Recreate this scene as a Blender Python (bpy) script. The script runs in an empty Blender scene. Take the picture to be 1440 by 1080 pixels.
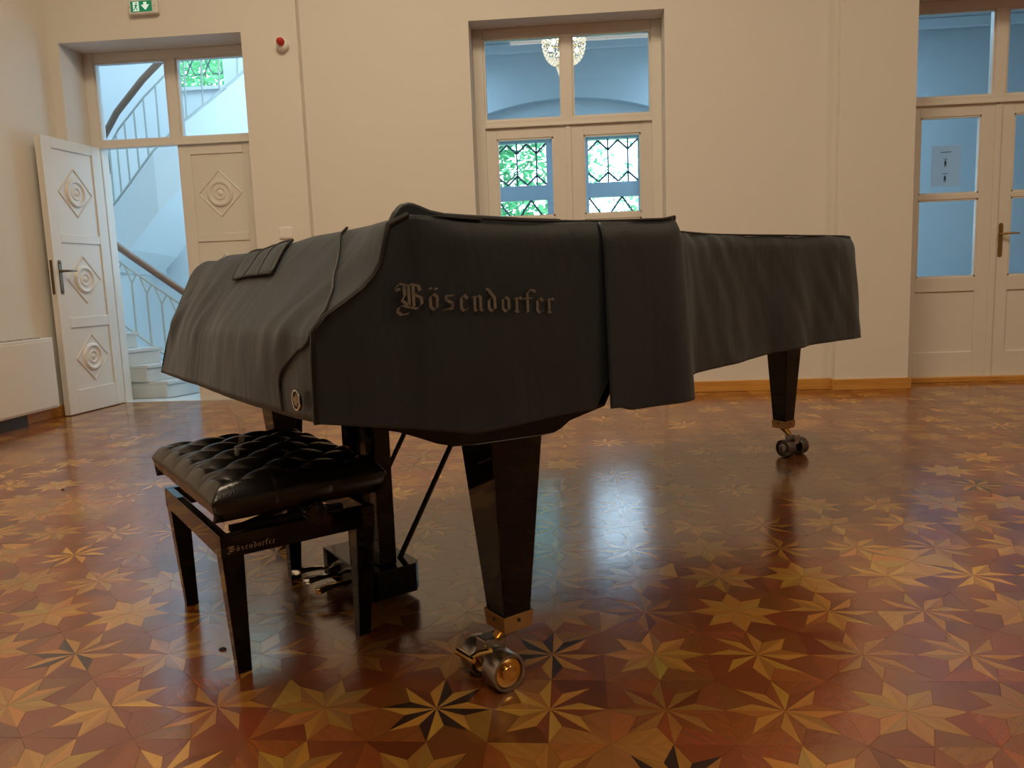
import bpy, bmesh, math, random
from math import sin, cos, pi, radians, sqrt, atan2, exp
from mathutils import Vector, Matrix, noise

random.seed(11)
SC = bpy.context.scene
COL = SC.collection

# ------------------------------------------------------------------ camera
cam_d = bpy.data.cameras.new('camera')
cam_d.sensor_width = 36.0
cam_d.lens = 36.0 * 1095.6 / 1440.0
cam_d.clip_start = 0.05
cam = bpy.data.objects.new('camera', cam_d)
COL.objects.link(cam)
YAW, PIT, ROL = -0.0793611, 0.1326939, -0.0365187
_f = Vector((sin(YAW) * cos(PIT), cos(YAW) * cos(PIT), -sin(PIT)))
_r = Vector((cos(YAW), -sin(YAW), 0))
_u = _r.cross(_f)
_r2 = cos(ROL) * _r + sin(ROL) * _u
_u2 = -sin(ROL) * _r + cos(ROL) * _u
cam.matrix_world = Matrix(((_r2.x, _u2.x, -_f.x, 0), (_r2.y, _u2.y, -_f.y, 0), (_r2.z, _u2.z, -_f.z, 0.92913), (0, 0, 0, 1)))
SC.camera = cam

# ------------------------------------------------------------------ world, lights, exposure
W = bpy.data.worlds.new('sky')
SC.world = W
W.use_nodes = True
bg = W.node_tree.nodes['Background']
bg.inputs[0].default_value = (0.72, 0.88, 1.0, 1)
bg.inputs[1].default_value = 7.0


def area(name, loc, rot, sx, sy, power, col, portal=False, spread=pi):
    d = bpy.data.lights.new(name, 'AREA')
    d.shape = 'RECTANGLE'
    d.size = sx
    d.size_y = sy
    d.energy = power
    d.color = col
    d.spread = spread
    if portal:
        d.cycles.is_portal = True
    o = bpy.data.objects.new(name, d)
    o.location = loc
    o.rotation_euler = rot
    COL.objects.link(o)
    return o


WARM = (1.0, 0.79, 0.54)
COOL = (0.50, 0.78, 1.0)
area('hall_ceiling_light', (-0.9, 2.6, 5.25), (0, 0, 0), 2.6, 1.4, 165, WARM)
area('hall_ceiling_light', (0.3, -1.5, 5.25), (0, 0, 0), 2.6, 1.6, 124, WARM)
area('hall_ceiling_light', (5.2, 2.0, 5.25), (0, 0, 0), 1.6, 1.6, 75, WARM)
area('stair_hall_fill', (-4.2, 8.2, 5.6), (0, 0, 0), 2.4, 2.4, 70, COOL)  # unseen cool fill added over the stairs in place of daylight
area('stair_hall_fill', (-2.22, 8.6, 2.3), (0, radians(-90), pi), 2.4, 2.2, 42, COOL)  # second hidden fill, added to lift the dark stair soffit
area('corridor_fill', (2.2, 8.6, 3.4), (0, 0, 0), 1.6, 1.2, 46, COOL)  # this and the next: out-of-view fill added to brighten the corridor
area('corridor_fill', (-1.6, 8.4, 3.4), (0, 0, 0), 0.8, 1.2, 22, COOL)
area('corridor_fill', (2.0, 6.65, 2.9), (radians(100), 0, radians(-25)), 0.8, 0.8, 16, COOL)  # fill added on the back of the hall wall, aimed at the far wall

SC.view_settings.view_transform = 'Standard'
SC.view_settings.look = 'None'
SC.view_settings.gamma = 1.0
SC.view_settings.exposure = 0.0
SC.view_settings.use_curve_mapping = False
try:
    SC.cycles.use_denoising = True
    SC.cycles.max_bounces = 10
    SC.cycles.transparent_max_bounces = 16
    SC.cycles.caustics_reflective = False
    SC.cycles.caustics_refractive = False
    SC.cycles.sample_clamp_indirect = 6.0
except Exception:
    pass


# ------------------------------------------------------------------ materials
def newmat(name):
    m = bpy.data.materials.new(name)
    m.use_nodes = True
    return m, m.node_tree.nodes, m.node_tree.links, m.node_tree.nodes['Principled BSDF']


def plain(name, col, rough=0.5, metal=0.0, bump=0.0, bscale=40.0, var=0.0, vscale=3.0, coat=0.0, spec=0.5, sheen=0.0, emis=None, estr=0.0):
    m, N, L, P = newmat(name)
    P.inputs['Base Color'].default_value = (*col, 1)
    P.inputs['Roughness'].default_value = rough
    P.inputs['Metallic'].default_value = metal
    P.inputs['Coat Weight'].default_value = coat
    P.inputs['Coat Roughness'].default_value = 0.08
    P.inputs['Specular IOR Level'].default_value = spec
    P.inputs['Sheen Weight'].default_value = sheen
    if emis:
        P.inputs['Emission Color'].default_value = (*emis, 1)
        P.inputs['Emission Strength'].default_value = estr
    tc = N.new('ShaderNodeTexCoord')
    if var > 0:
        nz = N.new('ShaderNodeTexNoise')
        nz.inputs['Scale'].default_value = vscale
        nz.inputs['Detail'].default_value = 5
        L.new(tc.outputs['Object'], nz.inputs['Vector'])
        mx = N.new('ShaderNodeMix')
        mx.data_type = 'RGBA'
        mx.inputs[6].default_value = tuple(c * (1 - var) for c in col) + (1,)
        mx.inputs[7].default_value = tuple(min(1, c * (1 + var)) for c in col) + (1,)
        L.new(nz.outputs['Fac'], mx.inputs[0])
        L.new(mx.outputs[2], P.inputs['Base Color'])
    if bump > 0:
        nb = N.new('ShaderNodeTexNoise')
        nb.inputs['Scale'].default_value = bscale
        nb.inputs['Detail'].default_value = 6
        L.new(tc.outputs['Object'], nb.inputs['Vector'])
        b = N.new('ShaderNodeBump')
        b.inputs['Strength'].default_value = bump
        b.inputs['Distance'].default_value = 0.01
        L.new(nb.outputs['Fac'], b.inputs['Height'])
        L.new(b.outputs['Normal'], P.inputs['Normal'])
    return m


def fabric_mat():
    m, N, L, P = newmat('black_cover_cloth')
    P.inputs['Roughness'].default_value = 0.52
    P.inputs['Specular IOR Level'].default_value = 0.55
    P.inputs['Sheen Weight'].default_value = 0.10
    P.inputs['Sheen Roughness'].default_value = 0.45
    P.inputs['Sheen Tint'].default_value = (0.75, 0.9, 1.0, 1)
    tc = N.new('ShaderNodeTexCoord')
    n1 = N.new('ShaderNodeTexNoise')
    n1.inputs['Scale'].default_value = 4.0
    n1.inputs['Detail'].default_value = 8
    L.new(tc.outputs['Object'], n1.inputs['Vector'])
    cr = N.new('ShaderNodeValToRGB')
    cr.color_ramp.elements[0].position = 0.3
    cr.color_ramp.elements[0].color = (0.0030, 0.0060, 0.0105, 1)
    cr.color_ramp.elements[1].position = 0.75
    cr.color_ramp.elements[1].color = (0.0070, 0.0120, 0.0185, 1)
    L.new(n1.outputs['Fac'], cr.inputs['Fac'])
    L.new(cr.outputs['Color'], P.inputs['Base Color'])
    # wrinkles: stretched noise, then weave
    mp = N.new('ShaderNodeMapping')
    mp.inputs['Rotation'].default_value = (0.5, 0.2, 0.3)
    mp.inputs['Scale'].default_value = (7, 7, 3.5)
    L.new(tc.outputs['Object'], mp.inputs['Vector'])
    n2 = N.new('ShaderNodeTexNoise')
    n2.inputs['Scale'].default_value = 1.0
    n2.inputs['Detail'].default_value = 4
    n2.inputs['Distortion'].default_value = 0.8
    L.new(mp.outputs[0], n2.inputs['Vector'])
    n3 = N.new('ShaderNodeTexNoise')
    n3.inputs['Scale'].default_value = 420
    n3.inputs['Detail'].default_value = 2
    L.new(tc.outputs['Object'], n3.inputs['Vector'])
    ad = N.new('ShaderNodeMath')
    ad.operation = 'MULTIPLY_ADD'
    ad.inputs[1].default_value = 0.035
    L.new(n3.outputs['Fac'], ad.inputs[0])
    L.new(n2.outputs['Fac'], ad.inputs[2])
    b = N.new('ShaderNodeBump')
    b.inputs['Strength'].default_value = 0.35
    b.inputs['Distance'].default_value = 0.02
    L.new(ad.outputs[0], b.inputs['Height'])
    L.new(b.outputs['Normal'], P.inputs['Normal'])
    return m


def wood_attr_mat():
    """parquet: colour of each piece from its attribute, grain along each piece's own direction, varnish"""
    m, N, L, P = newmat('varnished_parquet')
    at = N.new('ShaderNodeAttribute')
    at.attribute_name = 'wood'
    uv = N.new('ShaderNodeUVMap')
    uv.uv_map = 'grain'
    mp = N.new('ShaderNodeMapping')
    mp.inputs['Scale'].default_value = (7, 70, 1)
    L.new(uv.outputs[0], mp.inputs['Vector'])
    nz = N.new('ShaderNodeTexNoise')
    nz.inputs['Scale'].default_value = 1.0
    nz.inputs['Detail'].default_value = 4
    nz.inputs['Distortion'].default_value = 0.15
    L.new(mp.outputs[0], nz.inputs['Vector'])
    mr = N.new('ShaderNodeMapRange')
    mr.inputs[1].default_value = 0.25
    mr.inputs[2].default_value = 0.75
    mr.inputs[3].default_value = 0.86
    mr.inputs[4].default_value = 1.12
    L.new(nz.outputs['Fac'], mr.inputs[0])
    mu = N.new('ShaderNodeMix')
    mu.data_type = 'RGBA'
    mu.blend_type = 'MULTIPLY'
    mu.inputs[0].default_value = 1.0
    L.new(at.outputs['Color'], mu.inputs[6])
    L.new(mr.outputs[0], mu.inputs[7])
    L.new(mu.outputs[2], P.inputs['Base Color'])
    tc = N.new('ShaderNodeTexCoord')
    geo = N.new('ShaderNodeNewGeometry')
    n2 = N.new('ShaderNodeTexNoise')
    n2.inputs['Scale'].default_value = 2.2
    n2.inputs['Detail'].default_value = 6
    L.new(geo.outputs['Position'], n2.inputs['Vector'])
    rr = N.new('ShaderNodeMapRange')
    rr.inputs[3].default_value = 0.14
    rr.inputs[4].default_value = 0.24
    L.new(n2.outputs['Fac'], rr.inputs[0])
    L.new(rr.outputs[0], P.inputs['Roughness'])
    n3 = N.new('ShaderNodeTexNoise')
    n3.inputs['Scale'].default_value = 26
    n3.inputs['Detail'].default_value = 3
    L.new(geo.outputs['Position'], n3.inputs['Vector'])
    b = N.new('ShaderNodeBump')
    b.inputs['Strength'].default_value = 0.05
    b.inputs['Distance'].default_value = 0.01
    L.new(n3.outputs['Fac'], b.inputs['Height'])
    L.new(b.outputs['Normal'], P.inputs['Normal'])
    P.inputs['IOR'].default_value = 2.6
    return m


def glass_mat(name, rough=0.0, tint=(1, 1, 1), refl=0.7):
    m, N, L, P = newmat(name)
    N.remove(P)
    out = N['Material Output']
    tr = N.new('ShaderNodeBsdfTransparent')
    tr.inputs[0].default_value = (*tint, 1)
    gl = N.new('ShaderNodeBsdfGlossy')
    gl.inputs['Roughness'].default_value = rough
    fr = N.new('ShaderNodeFresnel')
    fr.inputs[0].default_value = 1.45
    mt = N.new('ShaderNodeMath')
    mt.operation = 'MULTIPLY'
    mt.inputs[1].default_value = refl
    L.new(fr.outputs[0], mt.inputs[0])
    mx = N.new('ShaderNodeMixShader')
    L.new(mt.outputs[0], mx.inputs[0])
    L.new(tr.outputs[0], mx.inputs[1])
    L.new(gl.outputs[0], mx.inputs[2])
    L.new(mx.outputs[0], out.inputs[0])
    return m


def leather_mat():
    m, N, L, P = newmat('black_leather')
    P.inputs['Base Color'].default_value = (0.012, 0.010, 0.009, 1)
    P.inputs['Roughness'].default_value = 0.27
    P.inputs['Specular IOR Level'].default_value = 0.55
    tc = N.new('ShaderNodeTexCoord')
    v = N.new('ShaderNodeTexVoronoi')
    v.inputs['Scale'].default_value = 240
    L.new(tc.outputs['Object'], v.inputs['Vector'])
    b = N.new('ShaderNodeBump')
    b.inputs['Strength'].default_value = 0.12
    b.inputs['Distance'].default_value = 0.002
    L.new(v.outputs[0], b.inputs['Height'])
    L.new(b.outputs['Normal'], P.inputs['Normal'])
    return m


def plank_mat(name, c1, c2, rough=0.3):
    m, N, L, P = newmat(name)
    tc = N.new('ShaderNodeTexCoord')
    mp = N.new('ShaderNodeMapping')
    mp.inputs['Scale'].default_value = (2, 30, 30)
    L.new(tc.outputs['Object'], mp.inputs['Vector'])
    nz = N.new('ShaderNodeTexNoise')
    nz.inputs['Scale'].default_value = 2
    nz.inputs['Detail'].default_value = 6
    L.new(mp.outputs[0], nz.inputs['Vector'])
    cr = N.new('ShaderNodeValToRGB')
    cr.color_ramp.elements[0].position = 0.3
    cr.color_ramp.elements[0].color = (*c1, 1)
    cr.color_ramp.elements[1].position = 0.7
    cr.color_ramp.elements[1].color = (*c2, 1)
    L.new(nz.outputs['Fac'], cr.inputs['Fac'])
    L.new(cr.outputs['Color'], P.inputs['Base Color'])
    P.inputs['Roughness'].default_value = rough
    return m


def leaf_mat(name, c1, c2):
    m, N, L, P = newmat(name)
    gi = N.new('ShaderNodeNewGeometry')
    cr = N.new('ShaderNodeValToRGB')
    cr.color_ramp.elements[0].color = (*c1, 1)
    cr.color_ramp.elements[1].color = (*c2, 1)
    L.new(gi.outputs['Random Per Island'], cr.inputs['Fac'])
    L.new(cr.outputs['Color'], P.inputs['Base Color'])
    P.inputs['Roughness'].default_value = 0.5
    tl = N.new('ShaderNodeBsdfTranslucent')
    L.new(cr.outputs['Color'], tl.inputs[0])
    mx = N.new('ShaderNodeMixShader')
    mx.inputs[0].default_value = 0.5
    out = N['Material Output']
    L.new(P.outputs[0], mx.inputs[1])
    L.new(tl.outputs[0], mx.inputs[2])
    L.new(mx.outputs[0], out.inputs[0])
    return m


def paper_mat(name, col, transp=0.0):
    m, N, L, P = newmat(name)
    out = N['Material Output']
    P.inputs['Base Color'].default_value = (*col, 1)
    P.inputs['Roughness'].default_value = 0.6 if not transp else 0.15
    tl = N.new('ShaderNodeBsdfTranslucent')
    tl.inputs[0].default_value = (*col, 1)
    mx = N.new('ShaderNodeMixShader')
    mx.inputs[0].default_value = 0.55
    L.new(P.outputs[0], mx.inputs[1])
    L.new(tl.outputs[0], mx.inputs[2])
    last = mx
    if transp:
        tr = N.new('ShaderNodeBsdfTransparent')
        m2 = N.new('ShaderNodeMixShader')
        m2.inputs[0].default_value = transp
        L.new(mx.outputs[0], m2.inputs[1])
        L.new(tr.outputs[0], m2.inputs[2])
        last = m2
    L.new(last.outputs[0], out.inputs[0])
    return m


M = dict(
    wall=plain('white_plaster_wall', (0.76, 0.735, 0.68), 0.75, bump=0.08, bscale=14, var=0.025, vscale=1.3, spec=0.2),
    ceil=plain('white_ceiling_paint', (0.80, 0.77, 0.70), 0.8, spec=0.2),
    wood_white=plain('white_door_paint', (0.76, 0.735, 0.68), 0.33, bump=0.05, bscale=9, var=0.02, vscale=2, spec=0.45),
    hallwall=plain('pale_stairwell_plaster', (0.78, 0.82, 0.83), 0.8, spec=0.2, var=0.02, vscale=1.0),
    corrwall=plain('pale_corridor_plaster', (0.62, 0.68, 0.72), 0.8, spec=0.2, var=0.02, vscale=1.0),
    marble=plain('pale_grey_marble', (0.60, 0.66, 0.68), 0.25, var=0.18, vscale=5),
    baseb=plank_mat('honey_oak_skirting', (0.52, 0.24, 0.045), (0.66, 0.34, 0.08), 0.35),
    floorbase=plain('floor_bedding', (0.05, 0.018, 0.008), 0.6),
    parquet=wood_attr_mat(),
    cloth=fabric_mat(),
    piping=plain('black_piping', (0.008, 0.007, 0.006), 0.5, spec=0.3),
    print_=plain('worn_silver_print', (0.16, 0.14, 0.115), 0.55, var=0.55, vscale=70, spec=0.3),
    goldprint=plain('gold_inlay', (0.30, 0.24, 0.15), 0.4, metal=0.3),
    lacquer=plain('black_piano_lacquer', (0.0035, 0.0032, 0.0032), 0.06, spec=0.28),
    lacq_soft=plain('black_satin_lacquer', (0.010, 0.007, 0.006), 0.22, spec=0.5),
    leather=leather_mat(),
    brass=plain('polished_brass', (0.78, 0.50, 0.17), 0.18, metal=1.0),
    brass_old=plain('aged_brass', (0.42, 0.27, 0.11), 0.32, metal=1.0, var=0.25, vscale=20),
    steel=plain('dull_steel', (0.36, 0.33, 0.30), 0.3, metal=1.0, var=0.25, vscale=30),
    darksteel=plain('dark_bronze_wheel', (0.13, 0.105, 0.09), 0.35, metal=0.8),
    chrome=plain('chrome', (0.75, 0.72, 0.68), 0.12, metal=1.0),
    gap_shade=plain('plinth_gap_shade', (0.03, 0.026, 0.022), 0.4),
    glass=glass_mat('clear_pane', 0.0, (0.96, 0.98, 1.0), 0.6),
    rail=plain('brown_handrail', (0.20, 0.115, 0.075), 0.35, var=0.1, vscale=6),
    iron=plain('pale_painted_iron', (0.47, 0.50, 0.46), 0.45),
    lead=plain('grey_lead_came', (0.10, 0.13, 0.16), 0.5),
    greywood=plain('blue_grey_window_paint', (0.42, 0.50, 0.58), 0.4),
    white_pl=plain('white_plastic', (0.80, 0.79, 0.75), 0.35),
    green=plain('exit_green', (0.004, 0.16, 0.075), 0.35, emis=(0.01, 0.30, 0.14), estr=0.35),
    pict=plain('exit_pictogram_white', (0.8, 0.9, 0.85), 0.35, emis=(0.6, 1.0, 0.85), estr=0.45),
    red=plain('red_plastic', (0.50, 0.012, 0.008), 0.2, spec=0.6),
    paper=paper_mat('white_paper', (0.74, 0.80, 0.84)),
    ink=plain('dark_ink', (0.015, 0.05, 0.08), 0.6),
    crystal=plain('self_lit_crystal', (0.85, 0.80, 0.68), 0.08, spec=0.9, emis=(1.0, 0.85, 0.6), estr=0.45),  # beads emit a little themselves, so they look lit by the bulbs
    bulb=plain('lit_bulb', (1, 0.9, 0.7), 0.4, emis=(1.0, 0.82, 0.52), estr=14.0),
    leaf=leaf_mat('green_leaves', (0.05, 0.30, 0.12), (0.20, 0.55, 0.27)),
    bark=plain('grey_bark', (0.14, 0.11, 0.08), 0.8),
    grass=plain('garden_lawn', (0.10, 0.28, 0.07), 0.9, var=0.3, vscale=3),
    film=paper_mat('clear_plastic_film', (0.8, 0.8, 0.8), 0.72),
    bronze=plain('dark_bronze', (0.16, 0.125, 0.09), 0.3, metal=0.9),
    metalgrey=plain('grey_grille', (0.33, 0.31, 0.28), 0.5),
    bounce_cut=plank_mat('bounce_cut_wood', (0.045, 0.024, 0.012), (0.08, 0.042, 0.02), 0.4),
    dark=plain('dark_gap', (0.02, 0.017, 0.015), 0.7),
)


# ------------------------------------------------------------------ object helpers
def link(name, me, mat, parent=None, smooth=False, kind=None):
    o = bpy.data.objects.new(name, me)
    COL.objects.link(o)
    if mat is not None:
        me.materials.append(mat)
    if parent is not None:
        o.parent = parent
    if smooth:
        me.polygons.foreach_set('use_smooth', [True] * len(me.polygons))
    if kind:
        o['kind'] = kind
    return o


def empty(name, loc=(0, 0, 0), rz=0.0, parent=None, kind=None):
    o = bpy.data.objects.new(name, None)
    o.empty_display_size = 0.1
    COL.objects.link(o)
    o.location = loc
    o.rotation_euler = (0, 0, rz)
    if parent is not None:
        o.parent = parent
    if kind:
        o['kind'] = kind
    return o


def tag(o, label, cat, group=None):
    o['label'] = label
    o['category'] = cat
    if group:
        o['group'] = group
    return o


class MB:
    def __init__(s):
        s.v = []
        s.f = []

    def box(s, x0, x1, y0, y1, z0, z1, T=None):
        b = len(s.v)
        for x in (x0, x1):
            for y in (y0, y1):
                for z in (z0, z1):
                    p = Vector((x, y, z))
                    s.v.append(tuple(T @ p if T else p))
        s.f += [tuple(b + i for i in q) for q in ((0, 1, 3, 2), (4, 6, 7, 5), (0, 4, 5, 1), (2, 3, 7, 6), (0, 2, 6, 4), (1, 5, 7, 3))]
        return s

    def frustum(s, c0, h0, z0, c1, h1, z1):
        b = len(s.v)
        for c, h, z in ((c0, h0, z0), (c1, h1, z1)):
            for sx, sy in ((-1, -1), (1, -1), (1, 1), (-1, 1)):
                s.v.append((c[0] + sx * h[0], c[1] + sy * h[1], z))
        s.f += [(b + 3, b + 2, b + 1, b), (b + 4, b + 5, b + 6, b + 7)] + [(b + i, b + (i + 1) % 4, b + 4 + (i + 1) % 4, b + 4 + i) for i in range(4)]
        return s

    def prism(s, pts, axis, d0, d1):
        """polygon pts (CCW) extruded along axis: 'z' -> (x,y), 'y' -> (x,z), 'x' -> (y,z)"""
        b = len(s.v)
        n = len(pts)
        for d in (d0, d1):
            for p, q in pts:
                s.v.append({'z': (p, q, d), 'y': (p, d, q), 'x': (d, p, q)}[axis])
        s.f.append(tuple(b + i for i in reversed(range(n))))
        s.f.append(tuple(b + n + i for i in range(n)))
        s.f += [(b + i, b + (i + 1) % n, b + n + (i + 1) % n, b + n + i) for i in range(n)]
        return s

    def tube(s, pts, r, n=8, cap=True):
        pts = [Vector(p) for p in pts]
        rr = r if isinstance(r, (list, tuple)) else [r] * len(pts)
        b = len(s.v)
        up = None
        for i, p in enumerate(pts):
            t = (pts[min(i + 1, len(pts) - 1)] - pts[max(i - 1, 0)]).normalized()
            if up is None:
                up = Vector((0, 0, 1)) if abs(t.z) < 0.9 else Vector((1, 0, 0))
            x = t.cross(up)
            if x.length < 1e-5:
                x = t.orthogonal()
            x.normalize()
            y = x.cross(t).normalized()
            up = y
            for k in range(n):
                a = 2 * pi * k / n
                s.v.append(tuple(p + (x * cos(a) + y * sin(a)) * rr[i]))
        for i in range(len(pts) - 1):
            for k in range(n):
                a = b + i * n + k
                c = b + i * n + (k + 1) % n
                s.f.append((a, c, c + n, a + n))
        if cap:
            s.f.append(tuple(b + k for k in reversed(range(n))))
            s.f.append(tuple(b + (len(pts) - 1) * n + k for k in range(n)))
        return s

    def lathe(s, prof, n=24, T=None):
        """prof: list of (r, z) around local z"""
        b = len(s.v)
        for r, z in prof:
            for k in range(n):
                a = 2 * pi * k / n
                p = Vector((max(r, 1e-5) * cos(a), max(r, 1e-5) * sin(a), z))
                s.v.append(tuple(T @ p if T else p))
        for i in range(len(prof) - 1):
            for k in range(n):
                a = b + i * n + k
                c = b + i * n + (k + 1) % n
                s.f.append((a, c, c + n, a + n))
        if prof[0][0] > 1e-4:
            s.f.append(tuple(b + k for k in reversed(range(n))))
        if prof[-1][0] > 1e-4:
            s.f.append(tuple(b + (len(prof) - 1) * n + k for k in range(n)))
        return s

    def build(s, name, mat, parent=None, smooth=False, bevel=0.0, kind=None, segs=2, fix=True):
        me = bpy.data.meshes.new(name)
        me.from_pydata(s.v, [], s.f)
        if fix:
            bm = bmesh.new()
            bm.from_mesh(me)
            bmesh.ops.recalc_face_normals(bm, faces=bm.faces)
            bm.to_mesh(me)
            bm.free()
        me.update()
        o = link(name, me, mat, parent, smooth, kind)
        if bevel > 0:
            md = o.modifiers.new('bevel', 'BEVEL')
            md.width = bevel
            md.segments = segs
            md.limit_method = 'ANGLE'
            md.angle_limit = radians(40)
        if smooth and bevel == 0:
            try:
                me.set_sharp_from_angle(angle=radians(42))
            except Exception:
                pass
        return o


def axis_T(origin, zdir, xhint=(0, 0, 1)):
    z = Vector(zdir).normalized()
    x = Vector(xhint)
    x = (x - z * x.dot(z))
    if x.length < 1e-4:
        x = z.orthogonal()
    x.normalize()
    y = z.cross(x)
    o = Vector(origin)
    return Matrix(((x.x, y.x, z.x, o.x), (x.y, y.y, z.y, o.y), (x.z, y.z, z.z, o.z), (0, 0, 0, 1)))


# ------------------------------------------------------------------ room shell
WY = 6.10        # face of the piers; the wall panel between them stands 8 cm back
WM = 6.18
FY = 6.40        # face of the door frames
BY = 6.56        # back of the wall
HT = 5.5
XL = -4.03
XR = 8.0
YF = -6.0
DOORS = (-3.205, 0.010, 3.275)
OW = 0.735       # half width of openings
OT = 2.885


def wall_with_holes(name, x0, x1, y0, y1, holes, mat, z1=HT):
    mb = MB()
    xs = x0
    for c in holes:
        mb.box(xs, c - OW, y0, y1, 0, z1)
        mb.box(c - OW, c + OW, y0, y1, OT, z1)
        xs = c + OW
    mb.box(xs, x1, y0, y1, 0, z1)
    return mb.build(name, mat, kind='structure')


wall_with_holes('wall_back', XL - 0.3, XR + 0.3, WM, BY, DOORS, M['wall'])
# shallow piers (8 cm proud) left and right of the middle panel
mb = MB()
mb.box(XL - 0.3, DOORS[0] - OW, WY, WM, 0, HT)
mb.box(DOORS[0] - OW, DOORS[0] + OW, WY, WM, OT, HT)
mb.box(DOORS[0] + OW, -2.03, WY, WM, 0, HT)
mb.build('trim_1', M['wall'], kind='structure')
mb = MB()
mb.box(2.0, DOORS[2] - OW, WY, WM, 0, HT)
mb.box(DOORS[2] - OW, DOORS[2] + OW, WY, WM, OT, HT)
mb.box(DOORS[2] + OW, XR + 0.3, WY, WM, 0, HT)
mb.build('trim_2', M['wall'], kind='structure')
MB().box(XL - 0.3, XL, YF, WY, 0, HT).build('wall_left', M['wall'], kind='structure')
MB().box(XR, XR + 0.3, YF, WM, 0, HT).build('wall_right', M['wall'], kind='structure')
MB().box(XL - 0.3, XR + 0.3, YF - 0.3, YF, 0, HT).build('wall_front', M['bounce_cut'], kind='structure')  # unseen wall; dark wood finish invented to cut bounced light
MB().box(XL - 0.3, XR + 0.3, YF - 0.3, BY, HT, HT + 0.2).build('ceiling', M['ceil'], kind='structure')
floor = MB().box(XL - 0.3, XR + 0.3, YF - 0.3, BY + 0.02, -0.2, -0.006).build('floor', M['floorbase'], kind='structure')
# skirting boards
bh = 0.085
mb = MB()
mb.box(DOORS[0] + OW, -2.03, WY - 0.02, WY, 0, bh)
mb.box(-2.03, -2.01, WY - 0.02, WM, 0, bh)
mb.build('baseboard_back_left', M['baseb'], kind='structure', bevel=0.003)
mb = MB()
mb.box(-2.01, DOORS[1] - OW, WM - 0.02, WM, 0, bh)
mb.box(DOORS[1] + OW, 2.0, WM - 0.02, WM, 0, bh)
mb.build('baseboard_back', M['baseb'], kind='structure', bevel=0.003)
mb = MB()
mb.box(1.98, 2.0, WY - 0.02, WM, 0, bh)
mb.box(2.0, DOORS[2] - OW, WY - 0.02, WY, 0, bh)
mb.box(DOORS[2] - OW, DOORS[2] - OW + 0.02, WY - 0.02, FY - 0.02, 0, bh)
mb.box(DOORS[2] + OW, XR, WY - 0.02, WY, 0, bh)
mb.build('baseboard_back_right', M['baseb'], kind='structure', bevel=0.003)
MB().box(XL, XL + 0.02, YF, WY, 0, bh).build('baseboard_left', M['baseb'], kind='structure', bevel=0.003)
MB().box(DOORS[2] - OW, DOORS[2] + OW, FY - 0.04, FY + 0.06, 0, 0.04).build('trim_3', M['baseb'], kind='structure', bevel=0.004)
MB().box(DOORS[1] - OW, DOORS[1] + OW, FY - 0.04, FY + 0.06, 0, 0.04).build('trim_4', M['baseb'], kind='structure', bevel=0.004)
MB().box(DOORS[0] - OW, DOORS[0] + OW, FY - 0.02, FY + 0.16, -0.006, 0.004).build('trim_5', M['marble'], kind='structure', bevel=0.001)

# ------------------------------------------------------------------ parquet
TS = 0.25
TX0, TY0 = -0.0689, 1.5874
RN = 0.28
TAN = [(0.39, 0.182, 0.032), (0.33, 0.150, 0.027), (0.49, 0.245, 0.040), (0.36, 0.160, 0.028), (0.28, 0.120, 0.026)]
RED = [(0.19, 0.046, 0.011), (0.215, 0.056, 0.013), (0.155, 0.035, 0.009), (0.235, 0.072, 0.016), (0.19, 0.050, 0.012)]
DARK = (0.035, 0.016, 0.012)


def lerp(a, b, t):
    return tuple(x + (y - x) * t for x, y in zip(a, b))


rnd = random.Random(4)
corner_light = {}


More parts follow.
